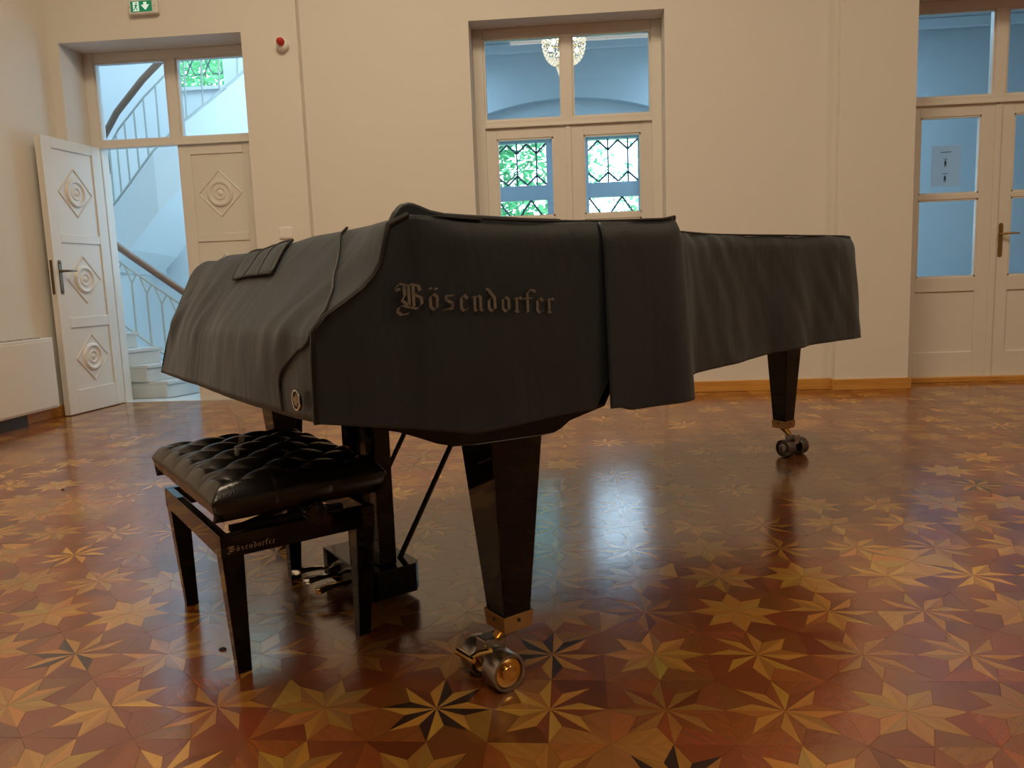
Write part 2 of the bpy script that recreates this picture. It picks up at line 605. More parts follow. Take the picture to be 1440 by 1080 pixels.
def tile_pieces(i, j):
    """24 wooden pieces of one star tile: (polygon, colour, grain angle, is_star)"""
    r = random.Random(i * 7919 + j * 104729 + 17)
    h = TS / 2
    out = []
    style = r.random()
    base = r.choice(TAN)
    alt = r.choice(TAN)
    orange = 0.5 + 0.5 * noise.noise(Vector((i * 0.33, j * 0.33, 3.1)))
    fav = r.randrange(2)
    for k in range(8):
        a0 = k * pi / 4
        tip = (h * cos(a0), h * sin(a0))
        for sgn in (0, 1):
            an = a0 + (pi / 8 if sgn else -pi / 8)
            no = (TS * RN * cos(an), TS * RN * sin(an))
            if style < 0.34:          # full light star, halves slightly different
                c = base if sgn == fav else lerp(base, alt, 0.8)
                c = tuple(x * r.uniform(0.85, 1.1) for x in c)
            elif style < 0.73:        # one half of each ray in red wood
                c = base if sgn == fav else r.choice(RED)
                if sgn != fav and r.random() < 0.3:
                    c = lerp(c, base, 0.5)
            elif style < 0.78:        # one half of each ray in black wood
                c = base if sgn == fav else DARK
                if sgn != fav and r.random() < 0.25:
                    c = r.choice(RED)
            elif style < 0.90:        # mixed
                c = r.choice(TAN + RED[:2] + TAN)
            else:                     # even
                c = tuple(x * r.uniform(0.8, 0.95) for x in base)
            poly = [(0, 0), tip, no] if sgn else [(0, 0), no, tip]
            out.append((poly, tuple(x * r.uniform(0.9, 1.08) for x in c), a0, True))
    for k in range(8):
        a0 = k * pi / 4
        ax_first = k % 2 == 0
        t0 = (h * cos(a0), h * sin(a0))
        t1 = (h * cos(a0 + pi / 4), h * sin(a0 + pi / 4))
        no = (TS * RN * cos(a0 + pi / 8), TS * RN * sin(a0 + pi / 8))
        ca = a0 + pi / 4 if ax_first else a0
        co = (h * sqrt(2) * cos(ca), h * sqrt(2) * sin(ca))
        ci, cj = i + (1 if co[0] > 0 else 0), j + (1 if co[1] > 0 else 0)
        key = (ci, cj)
        if key not in corner_light:
            q = random.Random(ci * 331 + cj * 977 + 5)
            corner_light[key] = q.choice(TAN) if q.random() < 0.035 else None
        c = corner_light[key]
        if c is None:
            c = r.choice(RED)
            if orange > 0.55:
                c = lerp(c, (0.30, 0.115, 0.025), min(1.0, (orange - 0.5) * 1.6))
            if r.random() < 0.025:
                c = r.choice(TAN)
        else:
            c = lerp(c, (0.34, 0.13, 0.03), 0.45)
        if ax_first:
            poly = [t0, co, t1, no]
        else:
            poly = [t0, no, t1, co] if False else [t0, co, t1, no]
        out.append((poly, tuple(x * r.uniform(0.85, 1.12) for x in c), ca, False))
    return out


def pieces_mesh(name, items):
    """items: (polygon, colour, grain angle, cx, cy, rng) -> one mesh of shallow blocks with open joints"""
    V, F, CO, UV = [], [], [], []
    for poly, col, ang, cx, cy, r in items:
        n = len(poly)
        gx = sum(p[0] for p in poly) / n
        gy = sum(p[1] for p in poly) / n
        dz = r.uniform(-0.00018, 0.00018)
        tx = r.uniform(-0.0035, 0.0035)
        ty = r.uniform(-0.0035, 0.0035)
        b = len(V)
        ou, ov = r.uniform(0, 9), r.uniform(0, 9)
        ca, sa = cos(ang), sin(ang)
        for lev in (0, 1):
            for p in poly:
                dx, dy = p[0] - gx, p[1] - gy
                L_ = sqrt(dx * dx + dy * dy)
                k = (L_ - 0.00045) / L_
                x, y = gx + dx * k, gy + dy * k
                z = (dz + tx * (x - gx) + ty * (y - gy)) if lev else -0.005
                V.append((x + cx, y + cy, z))
                CO += [col[0], col[1], col[2], 1.0]
        top = tuple(b + n + q for q in range(n))
        faces = [top] + [(b + q, b + (q + 1) % n, b + n + (q + 1) % n, b + n + q) for q in range(n)]
        for fc in faces:
            F.append(fc)
            for vi in fc:
                x, y = V[vi][0] - cx, V[vi][1] - cy
                UV += [x * ca + y * sa + ou, -x * sa + y * ca + ov]
    me = bpy.data.meshes.new(name)
    me.from_pydata(V, [], F)
    at = me.color_attributes.new('wood', 'FLOAT_COLOR', 'POINT')
    at.data.foreach_set('color', CO)
    ul = me.uv_layers.new(name='grain')
    ul.data.foreach_set('uv', UV)
    me.update()
    return me


def ccw(poly):
    a = sum(poly[k][0] * poly[(k + 1) % len(poly)][1] - poly[(k + 1) % len(poly)][0] * poly[k][1] for k in range(len(poly)))
    return poly if a > 0 else list(reversed(poly))


def in_frame(x, y):
    d = Vector((x, y, -0.929))
    w = d.dot(_f)
    if w < 0.3:
        return None
    px = 720 + 1095.6 * d.dot(_r2) / w
    py = 540 - 1095.6 * d.dot(_u2) / w
    if -60 < px < 1500 and py < 1130:
        return w
    return None


cells = []
for i in range(-16, 30):
    for j in range(-12, 20):
        cx, cy = TX0 + i * TS, TY0 + j * TS
        if cx - TS / 2 > XR:
            continue
        cells.append((i, j, cx, cy))
vis = []
for c in cells:
    w = in_frame(c[2], c[3])
    if w is not None and not (c[3] > 6.0 or c[2] < XL + .06):
        vis.append((w, c))
vis.sort(key=lambda t: t[0])
near = {c[1][:2]: k for k, c in enumerate(vis[:300])}
rest = []
for i, j, cx, cy in cells:
    ps = [(ccw(p), c, a, s) for p, c, a, s in tile_pieces(i, j)]
    r = random.Random(i * 31 + j * 1009)
    k = near.get((i, j))
    if k is None:
        rest += [(p, c, a, cx, cy, r) for p, c, a, s in ps]
        continue
    if k < 18:
        items = [(p, c, a, 0, 0, r) for p, c, a, s in ps if not s]
    else:
        items = [(p, c, a, 0, 0, r) for p, c, a, s in ps]
    t = link('parquet_tile', pieces_mesh('parquet_tile', items), M['parquet'], floor)
    t.location = (cx, cy, 0)
    if k < 18:
        for p, c, a, s in ps:
            if s:
                link('star_wedge', pieces_mesh('star_wedge', [(p, c, a, 0, 0, r)]), M['parquet'], t)
link('distant_parquet', pieces_mesh('distant_parquet', rest), M['parquet'], floor, kind='stuff')

# ------------------------------------------------------------------ doors
def leaf_solid(name, parent):
    """panelled leaf, local x 0..0.655 from the hinge, y through its thickness, z up; both faces alike"""
    w, h = 0.655, 2.125
    p = MB().box(0, w, -0.016, 0.016, 0, h).build(name, M['wood_white'], parent)
    st = 0.105
    zs = [(0, 0.185), (0.675, 0.755), (1.335, 1.40), (2.045, h)]
    mb = MB()
    for y0, y1 in ((-0.026, -0.016), (0.016, 0.026)):
        mb.box(0, st, y0, y1, 0, h)
        mb.box(w - st, w, y0, y1, 0, h)
        for a, b in zs:
            mb.box(st, w - st, y0, y1, a, b)
    mb.build('stile_and_rail', M['wood_white'], p, bevel=0.003)
    for zc in (0.43, 1.05, 1.725):
        mb = MB()
        for s in (-1, 1):
            R = 0.185
            q = [(w / 2 + R, zc), (w / 2, zc + R), (w / 2 - R, zc), (w / 2, zc - R), (w / 2 + R, zc), (w / 2, zc + R)]
            for k in range(4):
                mb.tube([(q[k][0], s * 0.017, q[k][1]), (q[k + 1][0], s * 0.017, q[k + 1][1])], 0.0065, 6)
            prof = [(0.0, 0.013), (0.012, 0.012), (0.02, 0.004), (0.032, 0.003), (0.04, 0.011), (0.05, 0.011), (0.057, 0.004), (0.075, 0.004), (0.084, 0.015), (0.096, 0.017), (0.108, 0.010), (0.114, 0.0)]
            mb.lathe(list(reversed(prof)), 32, axis_T((w / 2, s * 0.016, zc), (0, s, 0)))
        mb.build('carved_rosette', M['wood_white'], p, smooth=True)
    return p


def handle(parent, x, z, side, dirx, mat, y=0.026):
    mb = MB()
    pts = []
    for k in range(9):
        a = pi * k / 8
        pts.append((x + 0.016 * cos(a), z + 0.115 + 0.016 * sin(a)))
    for k in range(9):
        a = pi + pi * k / 8
        pts.append((x + 0.016 * cos(a), z - 0.115 + 0.016 * sin(a)))
    mb.prism(pts, 'y', side * y, side * (y + 0.006))
    h = mb.build('door_handle', mat, parent, bevel=0.0015)
    mb = MB()
    zz = z + 0.045
    mb.tube([(x, side * (y + 0.004), zz), (x, side * (y + 0.045), zz), (x + dirx * 0.012, side * (y + 0.052), zz), (x + dirx * 0.06, side * (y + 0.053), zz + 0.002), (x + dirx * 0.115, side * (y + 0.052), zz)], [0.011, 0.009, 0.0095, 0.008, 0.006], 10)
    for dz in (0.108, -0.108):
        mb.lathe([(0.009, 0), (0.009, 0.002), (0.0, 0.004)], 10, axis_T((x, side * (y + 0.006), z + dz), (0, side, 0)))
    mb.build('door_handle', mat, parent, smooth=True)['label'] = 'lever'
    return h


def leaf_glazed(name, parent, mirror, zm=1.425):
    """glazed leaf; local x 0..0.655 measured from the hinge; mirror=-1 runs towards -x"""
    w, h = 0.655, 2.131
    e = parent

    def X(a, b):
        return (a, b) if mirror > 0 else (-b, -a)
    g0, g1 = 0.085, 0.535
    mb = MB()
    for a, b, z0, z1 in ((0, g0, 0.01, h), (g1, w - 0.002, 0.01, h), (g0, g1, 2.045, h), (g0, g1, zm, zm + 0.04), (g0, g1, 0.715, 0.825), (g0, g1, 0.01, 0.235)):
        mb.box(*X(a, b), -0.022, 0.022, z0, z1)
    p = mb.build(name, M['wood_white'], e, bevel=0.002)
    mb = MB().box(*X(g0, g1), -0.010, 0.010, 0.235, 0.715)
    mb.build('door_panel', M['wood_white'], p)
    mb = MB()
    for z0, z1 in ((zm + 0.04, 2.045), (0.825, zm)):
        for a, b, c, d in ((g0, g1, z0, z0 + 0.012), (g0, g1, z1 - 0.012, z1), (g0, g0 + 0.012, z0, z1), (g1 - 0.012, g1, z0, z1)):
            mb.box(*X(a, b), -0.017, 0.017, c, d)
    mb.build('glazing_bead', M['wood_white'], p)
    for z0, z1 in ((zm + 0.04, 2.045), (0.825, zm)):
        MB().box(*X(g0, g1), -0.003, 0.003, z0, z1).build('pane', M['glass'], p)
    return p


def make_door(num, xc, style):
    d = empty('door_%d' % num, (xc, FY, 0), kind='structure')
    mb = MB()
    mb.box(-OW, -0.655, 0, 0.10, 0, OT)
    mb.box(0.655, OW, 0, 0.10, 0, OT)
    mb.box(-0.655, 0.655, 0, 0.10, 2.815, OT)
    mb.build('door_frame', M['wood_white'], d, bevel=0.004)
    mb = MB()
    mb.box(-0.655, 0.655, -0.005, 0.09, 2.135, 2.185)
    mb.box(-0.655, 0.655, -0.016, 0.0, 2.128, 2.145)
    mb.build('transom_bar', M['wood_white'], d, bevel=0.003)
    MB().box(-0.042, 0.042, 0.0, 0.08, 2.185, 2.815).build('mullion', M['wood_white'], d, bevel=0.003)
    mb = MB()
    for s in (-1, 1):
        a, b = sorted((s * 0.042, s * 0.655))
        for x0, x1, z0, z1 in ((a, b, 2.185, 2.20), (a, b, 2.80, 2.815), (a, a + 0.015, 2.2, 2.8), (b - 0.015, b, 2.2, 2.8)):
            mb.box(x0, x1, 0.012, 0.06, z0, z1)
    mb.build('glazing_bead', M['wood_white'], d)
    for s in (-1, 1):
        a, b = sorted((s * 0.057, s * 0.64))
        MB().box(a, b, 0.033, 0.039, 2.2, 2.8).build('transom_pane', M['glass'], d)
    if style == 'solid':
        e = leaf_solid('door_leaf', d)                    # right-hand leaf, closed
        e.location = (0.655, 0.035, 0.004)
        e.rotation_euler = (0, 0, pi)
        e['label'] = 'closed leaf with three carved rosettes'
        e = leaf_solid('door_leaf', d)                    # left-hand leaf, swung open into the hall
        e.location = (-0.672, -0.03, 0.006)
        e.rotation_euler = (0, 0, atan2(-0.636, -0.058))
        e['label'] = 'open leaf swung into the hall'
        handle(e, 0.60, 1.07, 1, -1, M['bronze'])
        handle(e, 0.60, 1.07, -1, -1, M['bronze'])
        MB().box(0.655, 0.658, -0.011, 0.011, 0.94, 1.20).build('lock_plate', M['bronze'], e)
        mb = MB()
        for z in (0.28, 1.85):
            mb.tube([(-0.004, -0.022, z), (-0.004, -0.022, z + 0.09)], 0.008, 8)
        mb.build('hinge', M['wood_white'], e, smooth=True)
    else:
        zm = 1.39 if num == 2 else 1.425
        e = leaf_glazed('door_leaf', d, 1, zm)
        e.location = (-0.655, 0.03, 0)
        e = leaf_glazed('door_leaf', d, -1, zm)
        e.location = (0.655, 0.03, 0)
        MB().box(-0.022, 0.022, -0.006, 0.012, 0.02, 2.115).build('meeting_strip', M['wood_white'], d, bevel=0.004)
        if num == 3:
            handle(e, -0.600, 1.10, -1, 1, M['brass_old'], y=0.022)
        else:
            handle(e, -0.600, 1.10, -1, 1, M['brass_old'], y=0.022)
    return d


make_door(1, DOORS[0], 'solid')
make_door(2, DOORS[1], 'glazed')
make_door(3, DOORS[2], 'glazed')

# ------------------------------------------------------------------ corridor behind the middle and right doors
CY = 9.5
mb = MB()
wins = ((-0.87, 0.86), (1.55, 3.1))
zt, zb = 2.56, 1.0
xs = -2.1
for a, b in wins:
    mb.box(xs, a, CY, CY + 0.3, 0, 3.62)
    mb.box(a, b, CY, CY + 0.3, zt, 3.62)
    mb.box(a, b, CY, CY + 0.3, 0, zb)
    xs = b
mb.box(xs, 7.0, CY, CY + 0.3, 0, 3.62)
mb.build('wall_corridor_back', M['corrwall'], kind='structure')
# segmental arch standing proud of the corridor wall around the window
mb = MB()
Rr = 3.0
pts = []
for k in range(25):
    x = -1.5 + 3.0 * k / 24
    pts.append((x, 2.99 - (Rr - sqrt(Rr * Rr - x * x)) * 0.9))
poly = [(-1.5, 3.62)] + pts + [(1.5, 3.62)]
mb.prism(poly, 'y', CY - 0.12, CY - 0.001)
mb.box(-2.1, -1.5, CY - 0.12, CY - 0.001, 0, 3.62)
mb.box(1.5, 1.54, CY - 0.12, CY - 0.001, 0, 3.62)
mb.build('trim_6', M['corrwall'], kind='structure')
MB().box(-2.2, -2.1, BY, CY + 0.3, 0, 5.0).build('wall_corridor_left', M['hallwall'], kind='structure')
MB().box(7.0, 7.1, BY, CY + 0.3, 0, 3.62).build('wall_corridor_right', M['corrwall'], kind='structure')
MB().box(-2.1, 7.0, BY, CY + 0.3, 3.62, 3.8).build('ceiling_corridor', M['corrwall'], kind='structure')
mb = MB()
mb.box(-2.1, 7.0, CY - 0.16, CY - 0.12, 3.50, 3.62)
mb.box(-2.1, 7.0, BY, BY + 0.12, 3.42, 3.62)
mb.build('trim_7', M['corrwall'], kind='structure', bevel=0.02)
MB().box(-2.1, 7.0, BY + 0.02, CY + 0.3, -0.2, -0.002).build('floor_corridor', M['marble'], kind='structure')


def lead_line(mb, x0, z0, x1, z1, r=0.011):
    d = Vector((x1 - x0, 0, z1 - z0))
    n = Vector((-d.z, 0, d.x)).normalized() * r
    b = len(mb.v)
    for y in (-0.006, 0.006):
        for p in ((x0, z0, 1), (x1, z1, 1), (x1, z1, -1), (x0, z0, -1)):
            mb.v.append((p[0] + n.x * p[2], y, p[1] + n.z * p[2]))
    mb.f += [(b, b + 1, b + 2, b + 3), (b + 7, b + 6, b + 5, b + 4)] + [(b + k, b + 4 + k, b + 4 + (k + 1) % 4, b + (k + 1) % 4) for k in range(4)]


def lattice_window(num, x0, x1, y, z0, z1, zbar, mull=0.25):
    w = empty('window_%d' % num, (0, y, 0), kind='structure')
    xm = (x0 + x1) / 2
    mb = MB()
    mb.box(x0, x0 + 0.03, -0.04, 0.06, z0, z1)
    mb.box(x1 - 0.03, x1, -0.04, 0.06, z0, z1)
    mb.box(xm - mull, xm + mull, -0.05, 0.06, z0, z1)
    mb.box(x0, x1, -0.045, 0.06, z1 - 0.02, z1)
    mb.box(x0, x1, -0.045, 0.06, zbar - 0.085, zbar + 0.085)
    mb.box(x0, x1, -0.06, 0.06, z0, z0 + 0.06)
    mb.build('window_frame', M['greywood'], w)
    for a, b in ((x0 + 0.03, xm - mull), (xm + mull, x1 - 0.03)):
        MB().box(a, b, 0.010, 0.014, zbar + 0.085, z1 - 0.02).build('pane', M['glass'], w)
        MB().box(a, b, 0.010, 0.014, z0 + 0.06, zbar - 0.085).build('pane', M['glass'], w)
        mb = MB()
        n = 2.5
        p = (b - a) / n
        za, zc = zbar + 0.085, z1 - 0.02
        s = 0.12
        for k in range(3):
            xl = a + p * k
            xr = min(xl + p, b)
            xc = xl + p / 2
            if k > 0:
                lead_line(mb, xl, za, xl, zc, 0.009)
            lead_line(mb, xl, zc - s, min(xc, b), zc - 0.012 if xc <= b else zc)
            if xc < b - 0.001:
                lead_line(mb, xc, zc - 0.012, xr, zc - s)
            lead_line(mb, xl, za + s, min(xc, b), za + 0.012)
            if xc < b - 0.001:
                lead_line(mb, xc, za + 0.012, xr, za + s)
        zl, zh = z0 + 0.06, zbar - 0.085
        q = (b - a) / 1.5
        zrow = zh
        while zrow - 0.28 > zl:
            for k in range(3):
                xa = a + q * k / 2
                up = k % 2
                xb_ = min(xa + q / 2, b)
                lead_line(mb, xa, zrow - (0.0 if not up else 0.27), xb_, zrow - (0.27 if not up else 0.0))
            lead_line(mb, a, zrow - 0.27, b, zrow - 0.27, 0.009)
            zrow -= 0.27
        lead_line(mb, (a + b) / 2, zl, (a + b) / 2, zh, 0.004)
        mb.build('lead_lattice', M['lead'], w, fix=False)
    return w


lattice_window(1, -0.87, 0.86, CY + 0.1, 1.0, 2.56, 1.955)
w5 = empty('window_5', (0, CY + 0.1, 0), kind='structure')  # unseen window added between the doors to let sky light in
mb = MB()
for x in (1.55, 2.3, 3.05):
    mb.box(x, x + 0.05, -0.03, 0.03, 1.0, 2.56)
for z in (1.0, 2.0, 2.51):
    mb.box(1.55, 3.1, -0.03, 0.03, z, z + 0.05)
mb.build('window_frame', M['greywood'], w5)
MB().box(1.6, 3.05, 0.0, 0.004, 1.05, 2.51).build('pane', M['glass'], w5)
area('window_portal', (0, CY + 0.31, 1.8), (radians(-90), 0, 0), 1.73, 1.6, 1, (1, 1, 1), portal=True)
area('window_portal', (2.32, CY + 0.31, 1.8), (radians(-90), 0, 0), 1.55, 1.6, 1, (1, 1, 1), portal=True)

# chandelier in the corridor
ch = empty('crystal_chandelier', (-0.008, 7.75, 0))
tag(ch, 'round crystal basket chandelier glowing behind the fanlight of the middle door', 'chandelier')
cz = 3.02
MB().tube([(0, 0, 3.28), (0, 0, 3.62)], 0.008, 8).build('rod', M['brass'], ch, smooth=True)
MB().lathe([(0.0, 3.56), (0.04, 3.565), (0.07, 3.60), (0.075, 3.62)], 20).build('ceiling_rose', M['brass'], ch, smooth=True)
for r_, z_ in ((0.150, cz + 0.185), (0.205, cz + 0.13), (0.075, cz - 0.10)):
    MB().tube([(r_ * cos(2 * pi * k / 28), r_ * sin(2 * pi * k / 28), z_) for k in range(29)], 0.006, 6, cap=False).build('hoop', M['brass'], ch, smooth=True)
mb = MB()
rng = random.Random(3)


def bead(x, y, z, s):
    b = len(mb.v)
    mb.v.extend([(x + s, y, z), (x, y + s, z), (x - s, y, z), (x, y - s, z), (x, y, z + s * 1.3), (x, y, z - s * 1.3)])
    mb.f.extend([(b + a, b + (a + 1) % 4, b + 4) for a in range(4)] + [(b + (a + 1) % 4, b + a, b + 5) for a in range(4)])


for k in range(36):
    a = 2 * pi * k / 36
    for t in range(4):      # strings from the crown ring out to the wide ring
        u = t / 3
        bead((0.150 + 0.055 * u) * cos(a), (0.150 + 0.055 * u) * sin(a), cz + 0.185 - 0.055 * u, 0.0095)
    for t in range(8):      # basket below the wide ring
        u = (t + 1) / 8
        r_ = 0.205 * cos(u * pi / 2 * 0.76)
        bead(r_ * cos(a), r_ * sin(a), cz + 0.13 - 0.21 * sin(u * pi / 2), 0.0105)
for t in range(8):          # the tapering tail
    u = t / 7
    r_ = 0.078 * (1 - u * 0.65)
    for k in range(14):
        a = 2 * pi * (k + 0.5 * (t % 2)) / 14
        bead(r_ * cos(a), r_ * sin(a), cz - 0.09 - 0.15 * u, 0.010)
mb.build('crystal_strands', M['crystal'], ch, kind='stuff', fix=False)
for k in range(8):
    a = 2 * pi * k / 8 + 0.3
    rr_ = 0.11 if k % 2 else 0.13
    zz_ = cz + (0.14 if k % 2 else 0.05)
    MB().lathe([(0.0, -0.020), (0.014, -0.014), (0.019, 0), (0.012, 0.018), (0.0, 0.032)], 10, Matrix.Translation((rr_ * cos(a), rr_ * sin(a), zz_))).build('bulb', M['bulb'], ch, smooth=True)

# ------------------------------------------------------------------ stair hall behind the left door
SY = 10.2
SX0 = -6.6
mb = MB()
wx0, wx1, wz0, wz1 = -5.13, -4.40, 3.55, 4.45
mb.box(SX0, wx0, SY, SY + 0.3, 0, 6)
mb.box(wx0, wx1, SY, SY + 0.3, 0, wz0)
mb.box(wx0, wx1, SY, SY + 0.3, wz1, 6)
mb.box(wx1, -2.1, SY, SY + 0.3, 0, 6)
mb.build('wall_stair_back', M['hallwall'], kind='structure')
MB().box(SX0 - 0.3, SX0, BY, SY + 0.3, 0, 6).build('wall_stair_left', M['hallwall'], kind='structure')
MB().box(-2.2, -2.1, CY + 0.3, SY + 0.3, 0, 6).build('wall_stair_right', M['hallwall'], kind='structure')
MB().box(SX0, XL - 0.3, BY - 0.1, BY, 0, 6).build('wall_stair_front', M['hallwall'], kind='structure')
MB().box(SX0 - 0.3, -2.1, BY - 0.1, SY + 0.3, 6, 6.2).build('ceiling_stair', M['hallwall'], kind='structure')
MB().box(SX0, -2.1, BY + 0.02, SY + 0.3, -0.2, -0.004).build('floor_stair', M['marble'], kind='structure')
mb = MB()
mb.box(wx0 - 0.02, wx1 + 0.02, SY - 0.05, SY + 0.05, wz0 - 0.04, wz0)
w6 = empty('window_6', (0, SY + 0.12, 0), kind='structure')
mb.build('window_sill', M['hallwall'], w6).location = (0, -SY - 0.12, 0)
mb = MB()
for x in (wx0, wx1 - 0.04):
    mb.box(x, x + 0.04, -0.03, 0.03, wz0, wz1)
for z in (wz0, wz1 - 0.04):
    mb.box(wx0, wx1, -0.03, 0.03, z, z + 0.04)
mb.build('window_frame', M['greywood'], w6)
MB().box(wx0 + 0.04, wx1 - 0.04, 0, 0.004, wz0 + 0.04, wz1 - 0.04).build('pane', M['glass'], w6)
mb = MB()
for k in range(3):
    xc_ = wx0 + 0.12 + 0.24 * k
    for s in range(6):
        a, b = 2 * pi * s / 6, 2 * pi * (s + 1) / 6
        lead_line(mb, xc_ + 0.12 * cos(a), 3.85 + 0.13 * sin(a), xc_ + 0.12 * cos(b), 3.85 + 0.13 * sin(b), 0.006)
mb.build('lead_lattice', M['lead'], w6, fix=False)
area('window_portal', ((wx0 + wx1) / 2, SY + 0.31, 4.0), (radians(-90), 0, 0), 0.73, 0.9, 1, (1, 1, 1), portal=True)

st = empty('staircase', (-3.6, 6.8, 0))
tag(st, 'pale marble staircase curving up behind the open left door, with iron railing', 'staircase')
SO = Vector((-3.6, 6.8, 0))


def P(x, y, z):
    return (x - SO.x, y - SO.y, z)


# lower steps: front edge from A (far, outer end) to B (near, by the door jamb), running back to the left
lower = [((-3.44, 6.98), (-3.60, 6.60), 0.0, 0.15), ((-3.60, 6.90), (-3.76, 6.58), 0.15, 0.30), ((-3.76, 6.84), (-3.95, 6.58), 0.30, 0.44), ((-3.98, 6.86), (-4.22, 6.58), 0.44, 0.58), ((-4.25, 6.95), (-4.5, 6.6), 0.58, 0.72), ((-4.55, 7.05), (-4.8, 6.6), 0.72, 0.86)]
for a, b, z0, z1 in lower:
    mb = MB()
    pts = [P(b[0], b[1], 0)[:2], P(a[0], a[1], 0)[:2], P(-5.2, 7.4, 0)[:2], P(-5.2, 6.58, 0)[:2]]
    mb.prism(pts, 'z', z0, z1 - 0.03)
    pts = [(pts[0][0] + 0.02, pts[0][1]), (pts[1][0] + 0.02, pts[1][1] + 0.02), pts[2], pts[3]]
    mb.prism(pts, 'z', z1 - 0.03, z1)
    mb.build('step', M['marble'], st, bevel=0.004)
rail_lo = [(-3.30, 7.02, 0.74), (-3.555, 7.0, 0.92), (-3.80, 7.0, 1.10), (-4.05, 7.0, 1.285), (-4.30, 7.0, 1.48), (-4.6, 7.05, 1.72)]
mb = MB().tube([P(*q) for q in rail_lo], 0.032, 10)
mb.build('handrail', M['rail'], st, smooth=True)
drop = lambda q, d: P(q[0], q[1], q[2] - d)
mb = MB().tube([drop(q, 0.14) for q in rail_lo], 0.009, 8)
mb.tube([P(-3.30, 7.0, 0.14), P(-3.55, 7.0, 0.22), P(-3.82, 7.0, 0.37), P(-4.05, 7.0, 0.55), P(-4.30, 7.0, 0.74), P(-4.6, 7.0, 0.96)], 0.012, 8)
mb.build('rail_bar', M['iron'], st, smooth=True)


def interp(pl, x):
    for a, b in zip(pl, pl[1:]):
        if (a[0] - x) * (b[0] - x) <= 0:
            t = (x - a[0]) / (b[0] - a[0])
            return [a[i] + (b[i] - a[i]) * t for i in range(3)]
    return list(pl[-1])


bot_lo = [(-3.30, 7.0, 0.14), (-3.55, 7.0, 0.22), (-3.82, 7.0, 0.37), (-4.05, 7.0, 0.55), (-4.30, 7.0, 0.74), (-4.6, 7.0, 0.96)]
for k in range(8):
    x = -3.38 - 0.135 * k
    t = interp(rail_lo, x)
    b = interp(bot_lo, x)
    mb = MB()
    zt_ = t[2] - 0.26
    mb.tube([P(x, 7.0, b[2]), P(x, 7.0, zt_)], 0.009, 6)
    for s in (-1, 1):
        q = interp(rail_lo, x + s * 0.055)
        mb.tube([P(x, 7.0, zt_), P(x + s * 0.055, 7.0, q[2] - 0.14)], 0.007, 6)
    mb.build('baluster', M['iron'], st, smooth=True)

# upper flight
up_rail = [(-5.6, 9.2, 2.05), (-5.30, 8.9, 2.38), (-4.98, 8.3, 2.58), (-4.70, 8.15, 2.82), (-4.36, 8.1, 3.12), (-4.08, 8.2, 3.42), (-3.84, 8.5, 3.74), (-3.6, 8.9, 4.1), (-3.4, 9.3, 4.45)]
up_str = [(-5.6, 9.2, 1.38), (-5.35, 8.9, 1.68), (-5.02, 8.3, 1.80), (-4.70, 8.15, 2.02), (-4.32, 8.1, 2.40), (-4.05, 8.2, 2.68), (-3.78, 8.5, 3.02), (-3.55, 8.9, 3.4), (-3.35, 9.3, 3.75)]
MB().tube([P(*q) for q in up_rail], 0.034, 10).build('handrail', M['rail'], st, smooth=True)
mb = MB().tube([drop(q, 0.17) for q in up_rail], 0.010, 8)
mb.tube([P(*q) for q in up_str], 0.012, 8)
mb.build('rail_bar', M['iron'], st, smooth=True)
for k in range(15):
    x = -5.25 + 0.125 * k
    t = interp(up_rail, x)
    b = interp(up_str, x)
    mb = MB()
    mb.tube([P(b[0], b[1], b[2]), P(x, t[1], t[2] - 0.17)], 0.009, 6)
    mb.build('baluster', M['iron'], st, smooth=True)
for k in range(11):
    x0_ = -5.6 + 0.2 * k
    b = interp(up_str, x0_)
    b[1] = max(b[1], interp(up_str, x0_ + .24)[1]) + .02
    mb = MB()
    z = b[2] - 0.05
    mb.box(*sorted((x0_ - SO.x, x0_ + 0.24 - SO.x)), b[1] + 0.03 - SO.y, min(b[1] + 0.9, SY - 0.05) - SO.y, z - 0.17, z)
    mb.box(x0_ - 0.03 - SO.x, x0_ + 0.24 - SO.x, b[1] + 0.01 - SO.y, min(b[1] + 1.3, SY - 0.05) - SO.y, z, z + 0.03)
    mb.build('step', M['marble'], st, bevel=0.004)
mb = MB()
for p, q in zip(up_str[1:], up_str[2:]):
    b = len(mb.v)
    for (x, y, z) in (p, q):
        for dy in (0, 1.0):
            hh = 0.62 if p[0] > -5.1 else 0.30
            mb.v.append(P(x, min(y + dy, SY - 0.02), z - 0.03 if dy == 0 else z - hh + 0.05))
            mb.v.append(P(x, min(y + dy, SY - 0.02), z - hh - (0.05 if dy else 0)))
    mb.f += [(b, b + 4, b + 5, b + 1), (b + 1, b + 5, b + 7, b + 3)]
mb.build('stair_soffit', M['hallwall'], st, smooth=True, fix=False)
# ------------------------------------------------------------------ outdoors
MB().box(-14, 14, CY + 1.2, 40, -0.6, -0.5).build('ground', M['grass'], kind='structure')


